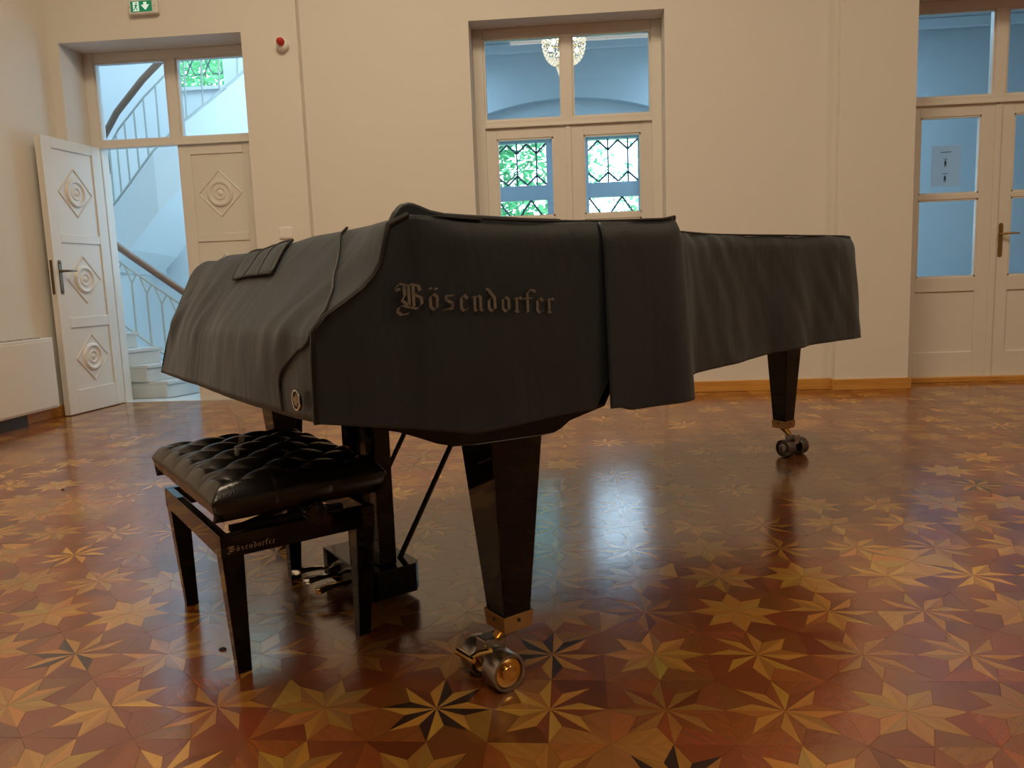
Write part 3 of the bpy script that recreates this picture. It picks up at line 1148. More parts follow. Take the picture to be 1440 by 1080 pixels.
def tree(x, y, h, r, n, seed, label, dens=1.0):
    t = empty('tree', (x, y, -0.5))
    tag(t, label, 'tree', None)
    rg = random.Random(seed)
    mb = MB()
    mb.tube([(0, 0, 0), (0.05, 0.02, h * 0.3), (-0.04, 0.05, h * 0.7)], [0.09, 0.06, 0.02], 8)
    for k in range(7):
        a = rg.uniform(0, 2 * pi)
        mb.tube([(0, 0, h * (0.3 + 0.07 * k)), (r * 0.5 * cos(a), r * 0.5 * sin(a), h * (0.45 + 0.07 * k)), (r * 0.9 * cos(a), r * 0.9 * sin(a), h * (0.5 + 0.08 * k))], [0.025, 0.015, 0.006], 6)
    mb.build('trunk', M['bark'], t, smooth=True)
    mb = MB()
    clumps = [(rg.gauss(0, r * 0.45), rg.gauss(0, r * 0.3), h * rg.uniform(0.3, 1.05), rg.uniform(0.25, 0.5)) for _ in range(46)]
    for k in range(n):
        c = rg.choice(clumps)
        p = Vector((c[0] + rg.gauss(0, c[3]), c[1] + rg.gauss(0, c[3]), c[2] + rg.gauss(0, c[3])))
        s = rg.uniform(0.05, 0.10)
        d = Vector((rg.gauss(0, 1), rg.gauss(0, 1), rg.gauss(0, 0.6))).normalized()
        e = d.orthogonal().normalized()
        b = len(mb.v)
        mb.v.extend([tuple(p - d * s), tuple(p + e * s * 0.45), tuple(p + d * s), tuple(p - e * s * 0.45)])
        mb.f.append((b, b + 1, b + 2, b + 3))
    mb.build('foliage', M['leaf'], t, kind='stuff', fix=False)
    return t


tree(-1.6, 13.4, 4.6, 1.3, 12000, 5, 'leafy green tree close outside the left half of the lattice window')
tree(2.2, 17.0, 3.4, 1.2, 3000, 8, 'lower green tree outside the right half of the lattice window')
tree(-7.2, 15.6, 7.4, 1.9, 9000, 12, 'tall green tree outside the staircase window')

# ------------------------------------------------------------------ things on the walls
ex = empty('exit_sign', (-3.205, WY, 3.10))
tag(ex, 'green emergency exit sign with running figure and down arrow above the left door', 'exit sign')
T0 = Matrix.Rotation(radians(0), 4, 'Y')
MB().box(-0.115, 0.115, -0.045, 0, -0.052, 0.052).build('housing', M['white_pl'], ex, bevel=0.008)
MB().box(-0.092, 0.075, -0.048, -0.044, -0.038, 0.040).build('sign_panel', M['green'], ex)
mb = MB()
yy = (-0.0502, -0.0482)
mb.box(-0.072, -0.026, *yy, -0.034, 0.034)
mb.build('doorway_pictogram', M['pict'], ex)
mb = MB()
y2 = (-0.0515, -0.0503)


def bar(x0, z0, x1, z1, w):
    d = Vector((x1 - x0, z1 - z0)).normalized()
    n = Vector((-d.y, d.x)) * w / 2
    mb.prism([(x0 - n.x, z0 - n.y), (x1 - n.x, z1 - n.y), (x1 + n.x, z1 + n.y), (x0 + n.x, z0 + n.y)], 'y', *y2)


mb.prism([(-0.044 + 0.006 * cos(a * pi / 5), 0.023 + 0.006 * sin(a * pi / 5)) for a in range(10)], 'y', *y2)
bar(-0.046, 0.014, -0.052, -0.008, 0.011)
bar(-0.045, 0.012, -0.034, 0.002, 0.005)
bar(-0.048, 0.012, -0.062, 0.004, 0.005)
bar(-0.052, -0.006, -0.040, -0.016, 0.006)
bar(-0.040, -0.016, -0.043, -0.030, 0.006)
bar(-0.053, -0.006, -0.060, -0.020, 0.006)
bar(-0.060, -0.020, -0.070, -0.024, 0.006)
mb.build('running_figure', M['green'], ex)
mb = MB().prism([(0.012, 0.030), (0.012, 0.010), (-0.010, 0.010), (0.024, -0.028), (0.058, 0.010), (0.036, 0.010), (0.036, 0.030)], 'y', *yy)
mb.build('down_arrow', M['pict'], ex)
for x in (-0.104, 0.096):
    MB().lathe([(0.004, 0), (0.004, 0.002), (0.0, 0.003)], 8, axis_T((x, -0.045, 0), (0, -1, 0))).build('screw', M['steel'], ex, smooth=True)

al = empty('fire_alarm_beacon', (-2.145, WY, 2.775))
tag(al, 'small red alarm beacon on a white round base right of the left door', 'alarm')
MB().lathe([(0.046, 0), (0.050, 0.010), (0.047, 0.03), (0.030, 0.045)], 24, axis_T((0, 0, -0.012), (0, -1, 0))).build('base', M['white_pl'], al, smooth=True)
MB().lathe([(0.030, 0.03), (0.031, 0.055), (0.024, 0.075), (0.010, 0.086), (0.0, 0.088)], 20, axis_T((0, 0, 0.006), (0, -1, 0))).build('red_lens', M['red'], al, smooth=True)

sw = empty('light_switch', (-2.225, WY, 1.36))
tag(sw, 'white double light switch on the wall beside the closed left door leaf', 'switch')
MB().box(-0.055, 0.055, -0.010, 0, -0.045, 0.045).build('switch_plate', M['white_pl'], sw, bevel=0.003)
for x in (-0.048, 0.003):
    MB().box(x, x + 0.045, -0.014, -0.009, -0.036, 0.036, Matrix.Identity(4)).build('rocker', M['white_pl'], sw, bevel=0.002)

pn = empty('paper_notice', (DOORS[2] - 0.36, FY + 0.0345, 1.68))
tag(pn, 'white printed paper taped inside the upper left pane of the right door', 'notice')
MB().box(-0.108, 0.108, 0.0, 0.0006, -0.155, 0.155).build('sheet', M['paper'], pn)
y2 = (-0.0004, 0.0)
for zc in (0.02, -0.095):
    mb = MB()
    mb.prism([(-0.004 + 0.007 * cos(a * pi / 5), zc + 0.017 + 0.007 * sin(a * pi / 5)) for a in range(10)], 'y', *y2)
    mb.prism([(-0.010, zc - 0.012), (0.003, zc - 0.012), (0.006, zc + 0.010), (-0.013, zc + 0.010)], 'y', *y2)
    bar(-0.008, zc - 0.01, -0.008, zc - 0.028, 0.004)
    bar(0.001, zc - 0.01, 0.001, zc - 0.028, 0.004)
    mb.build('restroom_pictogram', M['ink'], pn)
for x0_, x1_, z_ in ((-0.04, 0.04, 0.105), (-0.014, 0.010, 0.052), (-0.022, 0.018, -0.056)):
    MB().box(x0_, x1_, -0.0004, 0.0, z_ - 0.0025, z_ + 0.0025).build('printed_line', M['ink'], pn)

fc = empty('fan_coil_unit', (XL + 0.02, 4.9, 0))
tag(fc, 'low white wall convector with a flat front under the left wall by the open door', 'radiator')
MB().box(0.0, 0.075, -0.95, 0.735, 0.09, 0.625).build('casing', M['wood_white'], fc, bevel=0.006)
mb = MB()
mb.box(0.076, 0.080, -0.93, 0.715, 0.105, 0.60)
mb.build('front_panel', M['wood_white'], fc, bevel=0.003)
mb = MB()
for k in range(14):
    mb.box(0.012, 0.066, -0.9 + 0.11 * k, -0.82 + 0.11 * k, 0.6255, 0.632)
mb.build('top_grille', M['metalgrey'], fc, bevel=0.002)
MB().box(0.0, 0.05, -0.93, 0.40, 0.0, 0.09).build('plinth_gap', M['gap_shade'], fc)  # plinth coloured dark to stand in for the shaded gap below the casing

# ------------------------------------------------------------------ grand piano
L0 = (-0.17, 1.70)
TH = radians(39.7)
pi_ = empty('grand_piano', (L0[0], L0[1], 0), TH)
tag(pi_, 'long black concert grand piano hidden under its cover, legs and pedals showing', 'piano')
OUT = [(-.46, -.12), (-.40, -.122), (-.33, -.124), (-.25, -.125), (-.15, -.127), (-.05, -.128), (.05, -.129), (.15, -.130), (.235, -.130),
       (.33, -.137), (.41, -.138), (.46, -.125), (.495, -.09), (.54, -.03), (.60, .005), (.72, .065), (.85, .125), (.975, .168), (1.10, .195), (1.26, .222),
       (1.42, .245), (1.58, .275), (1.74, .300), (1.88, .325), (1.99, .362), (2.10, .430), (2.25, .52), (2.40, .64), (2.50, .82), (2.53, 1.0), (2.50, 1.2), (2.42, 1.36),
       (2.25, 1.48), (2.0, 1.52), (1.4, 1.52), (.8, 1.52), (.2, 1.52), (-.15, 1.52), (-.21, 1.52), (-.25, 1.52), (-.32, 1.518), (-.36, 1.515), (-.40, 1.51)]


def inset(d, lo=0.0):
    n = len(OUT)
    res = []
    for k in range(n):
        a, b, c = Vector(OUT[k - 1]), Vector(OUT[k]), Vector(OUT[(k + 1) % n])
        t = (c - a).normalized()
        nn = Vector((-t.y, t.x))
        p = b + nn * d
        res.append((max(p.x, -.46 + d + lo), p.y))
    return res


case = inset(0.035, 0.06)
case = [(max(x, -.16), y) for x, y in case]
MB().prism(case, 'z', 0.675, 0.985).build('case', M['lacquer'], pi_, bevel=0.004)
MB().prism([(-.415, -.075), (-.16, -.075), (-.16, 1.465), (-.315, 1.465), (-.40, .25)], 'z', .70, .800).build('key_slip', M['lacquer'], pi_, bevel=0.004)
MB().prism([(max(x, -0.15), y) for x, y in inset(0.03)], 'z', 0.99, 1.02).build('lid', M['lacquer'], pi_)
# keybed and key slip
MB().prism([(-.40, -.075), (-.02, -.075), (-.02, 1.465), (-.335, 1.465), (-.40, .25)], 'z', .682, .70).build('keybed', M['lacq_soft'], pi_, bevel=0.004)
mb = MB()
for b in (0.25, 0.62, 1.0, 1.25):
    mb.box(0.2, 2.0 if b < 1.1 and b > .5 else 0.8, b, b + 0.07, 0.66, 0.677)
mb.box(0.85, 0.93, 0.35, 1.45, 0.66, 0.677)
mb.build('brace_beam', M['lacq_soft'], pi_)
MB().box(-.12, .16, .50, 1.10, .60, .655).build('lyra_block', M['lacq_soft'], pi_, bevel=0.004)


# curved cheek brackets around the front legs
def bracket(b0, b1):
    pts = [(-.38, .678), (-.34, .662), (-.29, .648), (-.25, .632), (-.21, .614), (-.17, .602), (-.12, .597), (.045, .592), (.085, .593), (.105, .600), (.13, .614), (.17, .622), (.235, .634), (.26, .675)]
    MB().prism(pts, 'y', b0, b1).build('leg_bracket', M['lacquer'], pi_, bevel=0.003)


bracket(-.095, .06)
bracket(1.33, 1.48)


def wheel(parent, cx, cy, r, w, ax, bright):
    T = axis_T((cx, cy, r), ax)
    h = w / 2
    rim_ = [(r * .84, h), (r * .97, h), (r, h * .8)]
    MB().lathe([(0, -h + .008), (r * .79, -h + .008), (r * .84, -h), (r * .97, -h), (r, -h * .8), (r, h * .8), (r * .97, h), (r * .84, h), (r * .79, h - .008), (0, h - .008)], 40, T).build('caster_wheel', M['steel'] if bright else M['darksteel'], parent, smooth=True)
    return T


def leg(a, b, ztop, ca, cb, ax, brake):
    """square tapering leg with brass cap and twin-wheel caster; (ca,cb) centre of the caster"""
    l = MB().frustum((a, b), (.036, .036), .190, (a - .004, b), (.066, .066), ztop).build('leg', M['lacquer'], pi_, bevel=0.003)
    MB().frustum((a, b), (.037, .037), .153, (a, b), (.041, .041), .192).build('brass_cap', M['brass_old'], l, bevel=0.0015)
    for s in ((0, -1), (-1, 0)):
        p = (a + s[0] * .0405, b + s[1] * .0405, .178)
        MB().lathe([(.0045, 0), (.0045, .001), (0, .0015)], 10, axis_T(p, (s[0], s[1], 0))).build('screw', M['dark'], l)
    axv = Vector((ax[0], ax[1], 0)).normalized()
    pr = -Vector((-axv.y, axv.x, 0))
    c = Vector((ca, cb, 0))
    mb = MB()
    mb.tube([(a, b, .155), (a * .4 + ca * .6, b * .4 + cb * .6, .118)], [.018, .015], 14)
    T = axis_T((ca, cb, .045), axv)
    mb.lathe([(.013, -.062), (.013, .062)], 14, T)
    mb.build('caster_stem', M['brass'], l, smooth=True)
    # yoke plate over the axle
    mb = MB()
    R3 = Matrix(((axv.x, pr.x, 0, ca), (axv.y, pr.y, 0, cb), (0, 0, 1, 0), (0, 0, 0, 1)))
    mb.box(-.020, .020, -.030, .030, .060, .112, R3)
    mb.box(-.016, .016, -.018, .018, .020, .062, R3)
    mb.build('caster_yoke', M['steel'], l, bevel=0.004)
    for s in (-1, 1):
        cc = c + axv * s * .047
        wheel(l, cc.x, cc.y, .0445, .050, axv, brake)
        for e in (-1, 1):
            Th = axis_T((cc.x, cc.y, .0445), axv * e)
            MB().lathe([(.035, .016), (.0335, .021), (.029, .0195), (.019, .0185), (.0185, .0245), (.0165, .0265), (.0, .0265)] if brake else [(.022, .016), (.021, .022), (.016, .024), (.0155, .018), (.0, .018)], 32, Th).build('wheel_hub', M['brass'] if brake else M['steel'], l, smooth=True)
    if brake:
        mb = MB()
        q = c + axv * .03 + pr * .02
        mb.tube([tuple(q + Vector((0, 0, .090))), tuple(q + pr * .035 + Vector((0, 0, .094))), tuple(q + pr * .060 + Vector((0, 0, .090)))], [.006, .007, .006], 8)
        mb.tube([tuple(q + pr * .060 + axv * -.05 + Vector((0, 0, .088))), tuple(q + pr * .060 + axv * .02 + Vector((0, 0, .092)))], [.008, .006], 8)
        mb.build('brake_lever', M['brass'], l, smooth=True)
    return l


leg(-.007, -.024, .60, -.020, .034, (0, -1), True)
leg(-.007, 1.41, .60, -.028, 1.46, (0, -1), True)
leg(2.335, .925, .68, 2.41, .925, (-1, .08), False)

# pedal lyre
MB().prism([(-.085, .60), (-.05, .575), (.075, .575), (.095, .60), (.095, .88), (.075, .90), (-.085, .90)], 'z', .022, .108).build('pedal_box', M['lacquer'], pi_, bevel=0.003)
for b0, b1 in ((.605, .665), (.775, .835)):
    MB().box(-.025, .03, b0, b1, .108, .655).build('lyre_post', M['lacquer'], pi_, bevel=0.006)
MB().box(-.006, .004, .665, .775, .14, .60).build('lyre_panel', M['lacq_soft'], pi_)
for b in (.685, .76, .88):
    MB().tube([(.05, b, .10), (.05, b, .62)], .0045, 8).build('pedal_rod', M['brass_old'] if b < .7 else M['brass'], pi_, smooth=True)
for b in (.65, .955):
    MB().tube([(.06, b, .105), (.40, b, .655)], .0085, 10).build('lyre_brace', M['lacq_soft'], pi_, smooth=True)
for b, fan in ((.71, .02), (.785, .045), (.86, .07)):
    mb = MB()
    n = 14
    rows = []
    for k in range(n + 1):
        u = k / n
        a = -.075 - .105 * u
        hw = .012 + .019 * max(0, (u - .35) / .65) ** 0.7
        if u > .85:
            hw *= sqrt(max(0.0, 1 - ((u - .85) / .15) ** 2)) * .98 + .02
        z = .048 - .012 * u + .006 * sin(u * pi)
        rows.append((a, hw, z, fan * u))
    bse = len(mb.v)
    for a, hw, z, fo in rows:
        for s in range(8):
            an = 2 * pi * s / 8
            mb.v.append((a, b + fo + hw * cos(an), z + .0065 * sin(an)))
    for k in range(n):
        for s in range(8):
            q = bse + k * 8 + s
            r_ = bse + k * 8 + (s + 1) % 8
            mb.f.append((q, r_, r_ + 8, q + 8))
    mb.build('pedal', M['chrome'] if b > .75 else M['brass'], pi_, smooth=True)

# ------------------------------------------------------------------ fabric cover
cv = empty('piano_cover', (L0[0], L0[1], 0), TH)
tag(cv, 'black fabric cover with old-style lettering draped over the whole grand piano', 'piano cover')


# (a, z) profiles of the keyboard end, hem to lid edge: at the near corner, in the middle and at the far corner
PN = [(-.463, .690), (-.462, .740), (-.461, .800), (-.458, .850), (-.434, .878), (-.397, .900), (-.361, .923), (-.338, .945), (-.323, .967), (-.313, 1.0), (-.303, 1.035), (-.262, 1.054)]
PM = [(-.455, .680), (-.452, .740), (-.449, .800), (-.445, .850), (-.420, .885), (-.395, .910), (-.370, .935), (-.350, .953), (-.330, .970), (-.295, 1.003), (-.262, 1.036), (-.235, 1.052)]
PF = [(-.400, .655), (-.385, .700), (-.372, .745), (-.360, .785), (-.348, .820), (-.330, .856), (-.312, .890), (-.298, .920), (-.284, .950), (-.268, .984), (-.245, 1.012), (-.212, 1.032)]


def prof_at(b):
    if b < .14:
        t = max(0.0, (b + .12) / .26)
        t = t * t * (3 - 2 * t)
        P0, P1 = PN, PM
    else:
        t = min(1.0, (b - .14) / 1.37)
        P0, P1 = PM, PF
    return [(p[0] + (q[0] - p[0]) * t, p[1] + (q[1] - p[1]) * t) for p, q in zip(P0, P1)]


def lin(pts, x, i=0):
    """value of the other coordinate of a polyline at coordinate i = x"""
    if x <= pts[0][i]:
        return pts[0][1 - i]
    for p, q in zip(pts, pts[1:]):
        if p[i] <= x <= q[i]:
            return p[1 - i] + (q[1 - i] - p[1 - i]) * (x - p[i]) / max(1e-9, q[i] - p[i])
    return pts[-1][1 - i]


def ztop(a, b=-.12):
    t_ = max(0.0, min(1.0, (b + .12) / 1.63))
    if b < .14 and a < -.262:
        return lin(PN[3:], a) if a > -.458 else .850
    if b > 1.3 and a < -.212:
        return lin(PF, a)
    fd = max(0.0, min(1.0, (.6 - a) / .7))
    return ztop0(a) - .020 * t_ * fd


def ztop0(a):
    if a < .43:
        return 1.054 - .009 * sin(max(0.0, a + .26) / .69 * pi)
    if a < .56:
        t = (a - .43) / .13
        return 1.056 * (1 - t) + 1.036 * t + .012 * exp(-((a - .45) / .02) ** 2)
    return 1.036 + .012 * min(1, (a - .56) / 1.3)


def zhem(k, a, b):
    if b > 1.4 or a > 2.1:
        return .655
    if a <= .235:
        return .690 - .06 * min(1, (a + .46) / .3) ** 1.0 * 0.95 if a < -.16 else .633 + (.006 * sin(a * 9))
    if a < .50:
        return .628
    if a < .62:
        return .645
    return .650 + .004 * sin(a * 5)


def fold(p):
    """outward displacement of the cloth; grows downwards, dies out round the lettering"""
    a, b, z = p
    n = noise.noise(Vector((a * 3.1, b * 3.1, z * 1.1 + 4)))
    f = .010 * n
    side = max(0.0, min(1.0, (1.0 - z) / .35))
    if a > .5 and b < 1.4:        # hanging folds of the tail skirt
        s_ = a * .9 + b * .9
        f += side * (.010 * sin(s_ * 13 + 3 * noise.noise(Vector((s_ * 2, z * 2, 1)))) + .006 * noise.noise(Vector((s_ * 9, z * 2.0, 7))))
        f += .006 * noise.noise(Vector((s_ * 14 + z * 9, z * 5, 2)))
    elif b < -.05:
        tx = max(0.0, 1 - max(0, abs(a + .12) - .24) / .06) * max(0.0, 1 - max(0, abs(z - .89) - .06) / .05)
        tx = min(1.0, tx)
        f += side * .005 * noise.noise(Vector((a * 8, z * 1.6, 9)))
        f *= (1 - tx)
    else:
        # diagonal drag creases on the keyboard end
        u = -b * .82 + z * 1.2
        v = b * 1.2 + z * .75
        cr = noise.noise(Vector((u * 3.0, v * 9.0, 5.0))) * (.55 + .9 * noise.noise(Vector((b * 1.7, z, 11.0))))
        cr = max(0, cr) ** 1.5
        f += .042 * cr * exp(-((z - .87) / .10) ** 2) if a < -.1 else 0
        f += .004 * noise.noise(Vector((b * 7, z * 5, 2)))
    return f


bmv, bmf = [], []


def grid(rows):
    b = len(bmv)
    nr, nc = len(rows), len(rows[0])
    for r_ in rows:
        bmv.extend(r_)
    for i in range(nr - 1):
        for j in range(nc - 1):
            q = b + i * nc + j
            bmf.append((q, q + 1, q + nc + 1, q + nc))


def dense(pts, step):
    res = [Vector(pts[0])]
    for p, q in zip(pts, pts[1:]):
        p, q = Vector(p), Vector(q)
        n = max(1, int(math.ceil((q - p).length / step)))
        for k in range(1, n + 1):
            res.append(p.lerp(q, k / n))
    return res


NV = 22
slantA = [-.463, -.461, -.458, -.446] + [p[0] for p in PN[4:]]


def out_b(a):
    for p, q in zip(OUT, OUT[1:8]):
        if p[0] <= a <= q[0]:
            t = (a - p[0]) / (q[0] - p[0])
            return p[1] + (q[1] - p[1]) * t
    return OUT[0][1]


colsL = [Vector((a, -.12)) for a in slantA] + dense([(-.262, -.12)] + [p for p in OUT if -.25 <= p[0] <= .235 and p[1] < 0], .03)[1:]
tail = [(.200, -.1352), (.232, -.1355)] + [p for p in OUT[9:]]
colsR = dense(tail, .03)


ROUND = .014


def col_pts(a, b, zh, zt, flare=0.0, dx=0.0, n=NV, dirn=(0, -1)):
    res = []
    for k in range(n + 1):
        t = k / n
        z = zh + (zt - zh) * t
        e = max(0.0, (z - (zt - .045)) / .045) ** 2 * ROUND * max(0.0, min(1.0, (a + .26) / .1))
        res.append((a + dx * (1 - t) + dirn[0] * (flare * (1 - t) - e), b + dirn[1] * (flare * (1 - t) - e), z))
    return res


# left side panel (keyboard end to the slit)
rows = []
for c in colsL:
    slit = 0.0
    rows.append(col_pts(c.x, c.y, zhem(0, c.x, c.y), ztop(c.x)))
nb = 3
for ri in range(len(rows) - nb, len(rows)):    # the edge of the slit leans open towards the hem
    wgt = (ri - (len(rows) - nb) + 1) / nb
    rows[ri] = [(x - wgt * .066 * min(1.0, max(0, (.75 - z) / .11)) ** 1.2, y, z) for x, y, z in rows[ri]]
grid(rows)
# right side, tail and bass side
rows = []
nR = len(colsR)
for k, c in enumerate(colsR):
    t = (colsR[min(k + 1, nR - 1)] - colsR[max(k - 1, 0)]).normalized()
    nrm = (t.y, -t.x)
    fl = .0
    if c.y < 1.3:
        fl = .012 + .018 * exp(-((c.x - .45) / .09) ** 2) + (.012 if c.x > 1.9 else 0)
    zt_ = ztop(c.x, c.y)
    rows.append(col_pts(c.x, c.y, zhem(0, c.x, c.y), zt_, fl * 1.0, 0, NV, nrm))
grid(rows)
# keyboard end: front, then slope up to the lid edge, then a strip of the flat top
rows = []
nB = 60
FA = (-.20, -.15, -.10)
for j in range(nB + 1):
    b = -.12 + 1.63 * j / nB
    pr_ = prof_at(b)
    r_ = []
    for p, q in zip(pr_, pr_[1:]):
        r_ += [(p[0], b, p[1]), ((p[0] + q[0]) / 2, b, (p[1] + q[1]) / 2)]
    r_.append((pr_[-1][0], b, pr_[-1][1]))
    for a in FA:
        r_.append((a, min(b, 1.505), ztop(a, b) + .002))
    rows.append(r_)
grid(rows)
# top: closed ring shrunk to a centre
tp = dense([(p[0], p[1]) for p in OUT if not (p[0] < -.24)], .05)
front_edge = [Vector((-.16, 1.50 - 1.60 * k / 24)) for k in range(25)]
nT = len(tp)
rowA, rowB, rowC = [], [], []
cen = Vector((.9, .85))
for k, p in enumerate(tp):
    t = (tp[min(k + 1, nT - 1)] - tp[max(k - 1, 0)]).normalized()
    e = ROUND * max(0.0, min(1.0, (p.x + .26) / .1))
    q = p - Vector((t.y, -t.x)) * e
    zt_ = ztop(p.x, p.y)
    d = (cen - q).normalized()
    rowA.append((q.x, q.y, zt_))
    rowB.append((q.x + d.x * .03, q.y + d.y * .03, zt_ + .004))
    rowC.append((q.x + d.x * .3, q.y + d.y * .3, 1.045))
for p in front_edge:
    zt_ = ztop(p.x, p.y) - .004
    rowA.append((p.x, p.y, zt_))
    rowB.append((p.x + .03, p.y, zt_))
    rowC.append((p.x + .3, p.y * .8 + .17, 1.042))
for r_ in (rowA, rowB, rowC):
    r_.append(r_[0])
grid([rowA, rowB, rowC])
b0 = len(bmv)
bmv.append((.9, .85, 1.045))
nC = len(rowC)
for k in range(nC - 1):
    bmf.append((b0 - nC + k, b0 - nC + k + 1, b0))
me = bpy.data.meshes.new('cover_cloth')
me.from_pydata(bmv, [], bmf)
bm = bmesh.new()
bm.from_mesh(me)
bmesh.ops.remove_doubles(bm, verts=bm.verts, dist=0.0025)
bmesh.ops.recalc_face_normals(bm, faces=bm.faces)
bm.normal_update()
cx_, cy_ = .7, .6
flip = 0
for f_ in bm.faces:
    c = f_.calc_center_median()
    if c.y < -.1 and f_.normal.y > 0.5:
        flip += 1
    elif c.y < -.1 and f_.normal.y < -0.5:
        flip -= 1
if flip > 0:
    bmesh.ops.reverse_faces(bm, faces=bm.faces)
    bm.normal_update()
mv = [(v, v.normal.copy(), fold(v.co)) for v in bm.verts]
for v, n_, f_ in mv:
    v.co += n_ * f_
bm.to_mesh(me)
bm.free()
cloth = link('cover_cloth', me, M['cloth'], cv, smooth=True)
sd = cloth.modifiers.new('subdivision', 'SUBSURF')
sd.boundary_smooth = 'PRESERVE_CORNERS'
sd.levels = 1
sd.render_levels = 1
so = cloth.modifiers.new('thickness', 'SOLIDIFY')
so.thickness = 0.003
so.offset = -1


def surf(a, b, z, off=0.004):
    """point of the keyboard-end face at (b, z), pushed out along its normal"""
    pr_ = prof_at(b)
    z = min(max(z, pr_[0][1]), pr_[-1][1])
    x = lin(pr_, z, 1)
    x2 = lin(pr_, min(z + .01, pr_[-1][1]), 1)
    x1 = lin(pr_, max(z - .01, pr_[0][1]), 1)
    n_ = Vector((-.02, 0, max(0.0, x2 - x1))).normalized()
    p = Vector((x, b, z))
    return tuple(p + n_ * (fold(p) + off))


# piping seam that runs from the lid edge down the keyboard end
seam = [(.205, 1.051), (.198, 1.046), (.170, 1.028), (.084, .986), (.024, .945), (-.035, .908), (-.085, .885), (-.104, .862), (-.098, .838), (-.060, .822),
        (-.020, .810), (.045, .785), (.080, .765), (.094, .745), (.092, .720), (.080, .684)]
sm = []
for k in range(len(seam) - 1):                      # smooth curve through the points
    p0, p1, p2, p3 = (Vector(seam[max(k - 1, 0)]), Vector(seam[k]), Vector(seam[k + 1]), Vector(seam[min(k + 2, len(seam) - 1)]))
    for q in range(4):
        t = q / 4
        sm.append(.5 * (2 * p1 + (p2 - p0) * t + (2 * p0 - 5 * p1 + 4 * p2 - p3) * t * t + (3 * p1 - p0 - 3 * p2 + p3) * t * t * t))
seam = [(0, p[0], p[1]) for p in sm]
lowr = []
MB().tube([surf(*p) for p in seam + lowr], .0032, 6).build('piping', M['piping'], cv, smooth=True)
MB().tube([(p[0] - .001, -.122, p[1] + .001) for p in PN], .0055, 6).build('piping', M['piping'], cv, smooth=True)  # corner seam, thickened to stand in for the deep shadow in the fold
# top rim seam along the side
rim = [(p[0] - .008, p[1] + .014, ztop(p[0]) + .003) for p in OUT[8:26]]
rim0 = [(a, -.112, ztop(a) + .003) for a in (-.15, -.05, .05, .15)]
MB().tube(rim0 + rim, .0035, 6).build('piping', M['piping'], cv, smooth=True)
# sagging upper hem folds seen over the edge: raised lip at the lid corner and behind the flap
# pocket flap
corners = [(1.034, .905), (1.043, .545), (.960, .452), (.959, .860)]   # (z, b)
rows_ = []
for i in range(9):
    s = i / 8
    r_ = []
    for j in range(13):
        t = j / 12
        x0 = Vector(corners[0]).lerp(Vector(corners[1]), t)
        x1 = Vector(corners[3]).lerp(Vector(corners[2]), t)
        p = x0.lerp(x1, s)
        r_.append(surf(0, p.y, p.x, .007 + .002 * abs(sin(t * 3 * pi))))
    rows_.append(r_)
mb = MB()
for r_ in rows_:
    mb.v.extend(r_)
for i in range(8):
    for j in range(12):
        q = i * 13 + j
        mb.f.append((q, q + 1, q + 14, q + 13))
fl = mb.build('pocket_flap', M['cloth'], cv, smooth=True)
fl['label'] = 'rectangular flap with stitched bands and black piping'
md = fl.modifiers.new('thickness', 'SOLIDIFY')
md.thickness = .004
edge = [rows_[0][j] for j in range(13)] + [rows_[i][12] for i in range(1, 9)] + [rows_[8][j] for j in range(11, -1, -1)] + [rows_[i][0] for i in range(7, -1, -1)]
MB().tube(edge, .0034, 6).build('flap_piping', M['piping'], fl, smooth=True)
mb = MB()
for j in (4, 8):
    mb.tube([(rows_[i][j][0] - .001, rows_[i][j][1], rows_[i][j][2] + .001) for i in range(9)], .0018, 5)
mb.build('stitching', M['piping'], fl, smooth=True)

# gathered lip of cloth standing up along the lid edge behind the lettering
lip = [(-.286, 1.046), (-.278, 1.060), (-.268, 1.071), (-.26, 1.077), (-.248, 1.080), (-.236, 1.079), (-.22, 1.074), (-.20, 1.067), (-.17, 1.062), (-.12, 1.060), (-.05, 1.058), (.02, 1.056), (.12, 1.055)]
mb = MB()
mb.prism([(lip[0][0], 1.03), (lip[-1][0], 1.03)] + list(reversed(lip)), 'y', -.100, -.082)
lp = mb.build('cloth_lip', M['cloth'], cv, bevel=.006, segs=3)
# badge
Tb = axis_T((-.468, -.052, .728), (-1, 0, 0))
bd = MB().lathe([(.0195, 0), (.0195, .003), (.0, .0032)], 28, Tb).build('round_badge', M['piping'], cv, smooth=True)
bd['label'] = 'small round silver badge'
MB().lathe([(.0165, .003), (.0165, .0055), (.0195, .0055), (.0195, .003)], 28, Tb).build('badge_ring', M['chrome'], bd, smooth=True)
mb = MB()
mb.box(-.004, .004, -.014, .014, .003, .005, Tb)
mb.box(-.010, -.004, -.006, .010, .003, .005, Tb)
mb.box(.004, .009, -.010, .004, .003, .005, Tb)
mb.box(-.002, .002, -.012, .008, .003, .0055, Tb @ Matrix.Rotation(1.1, 4, 'Z'))
mb.build('badge_emblem', M['goldprint'], bd)

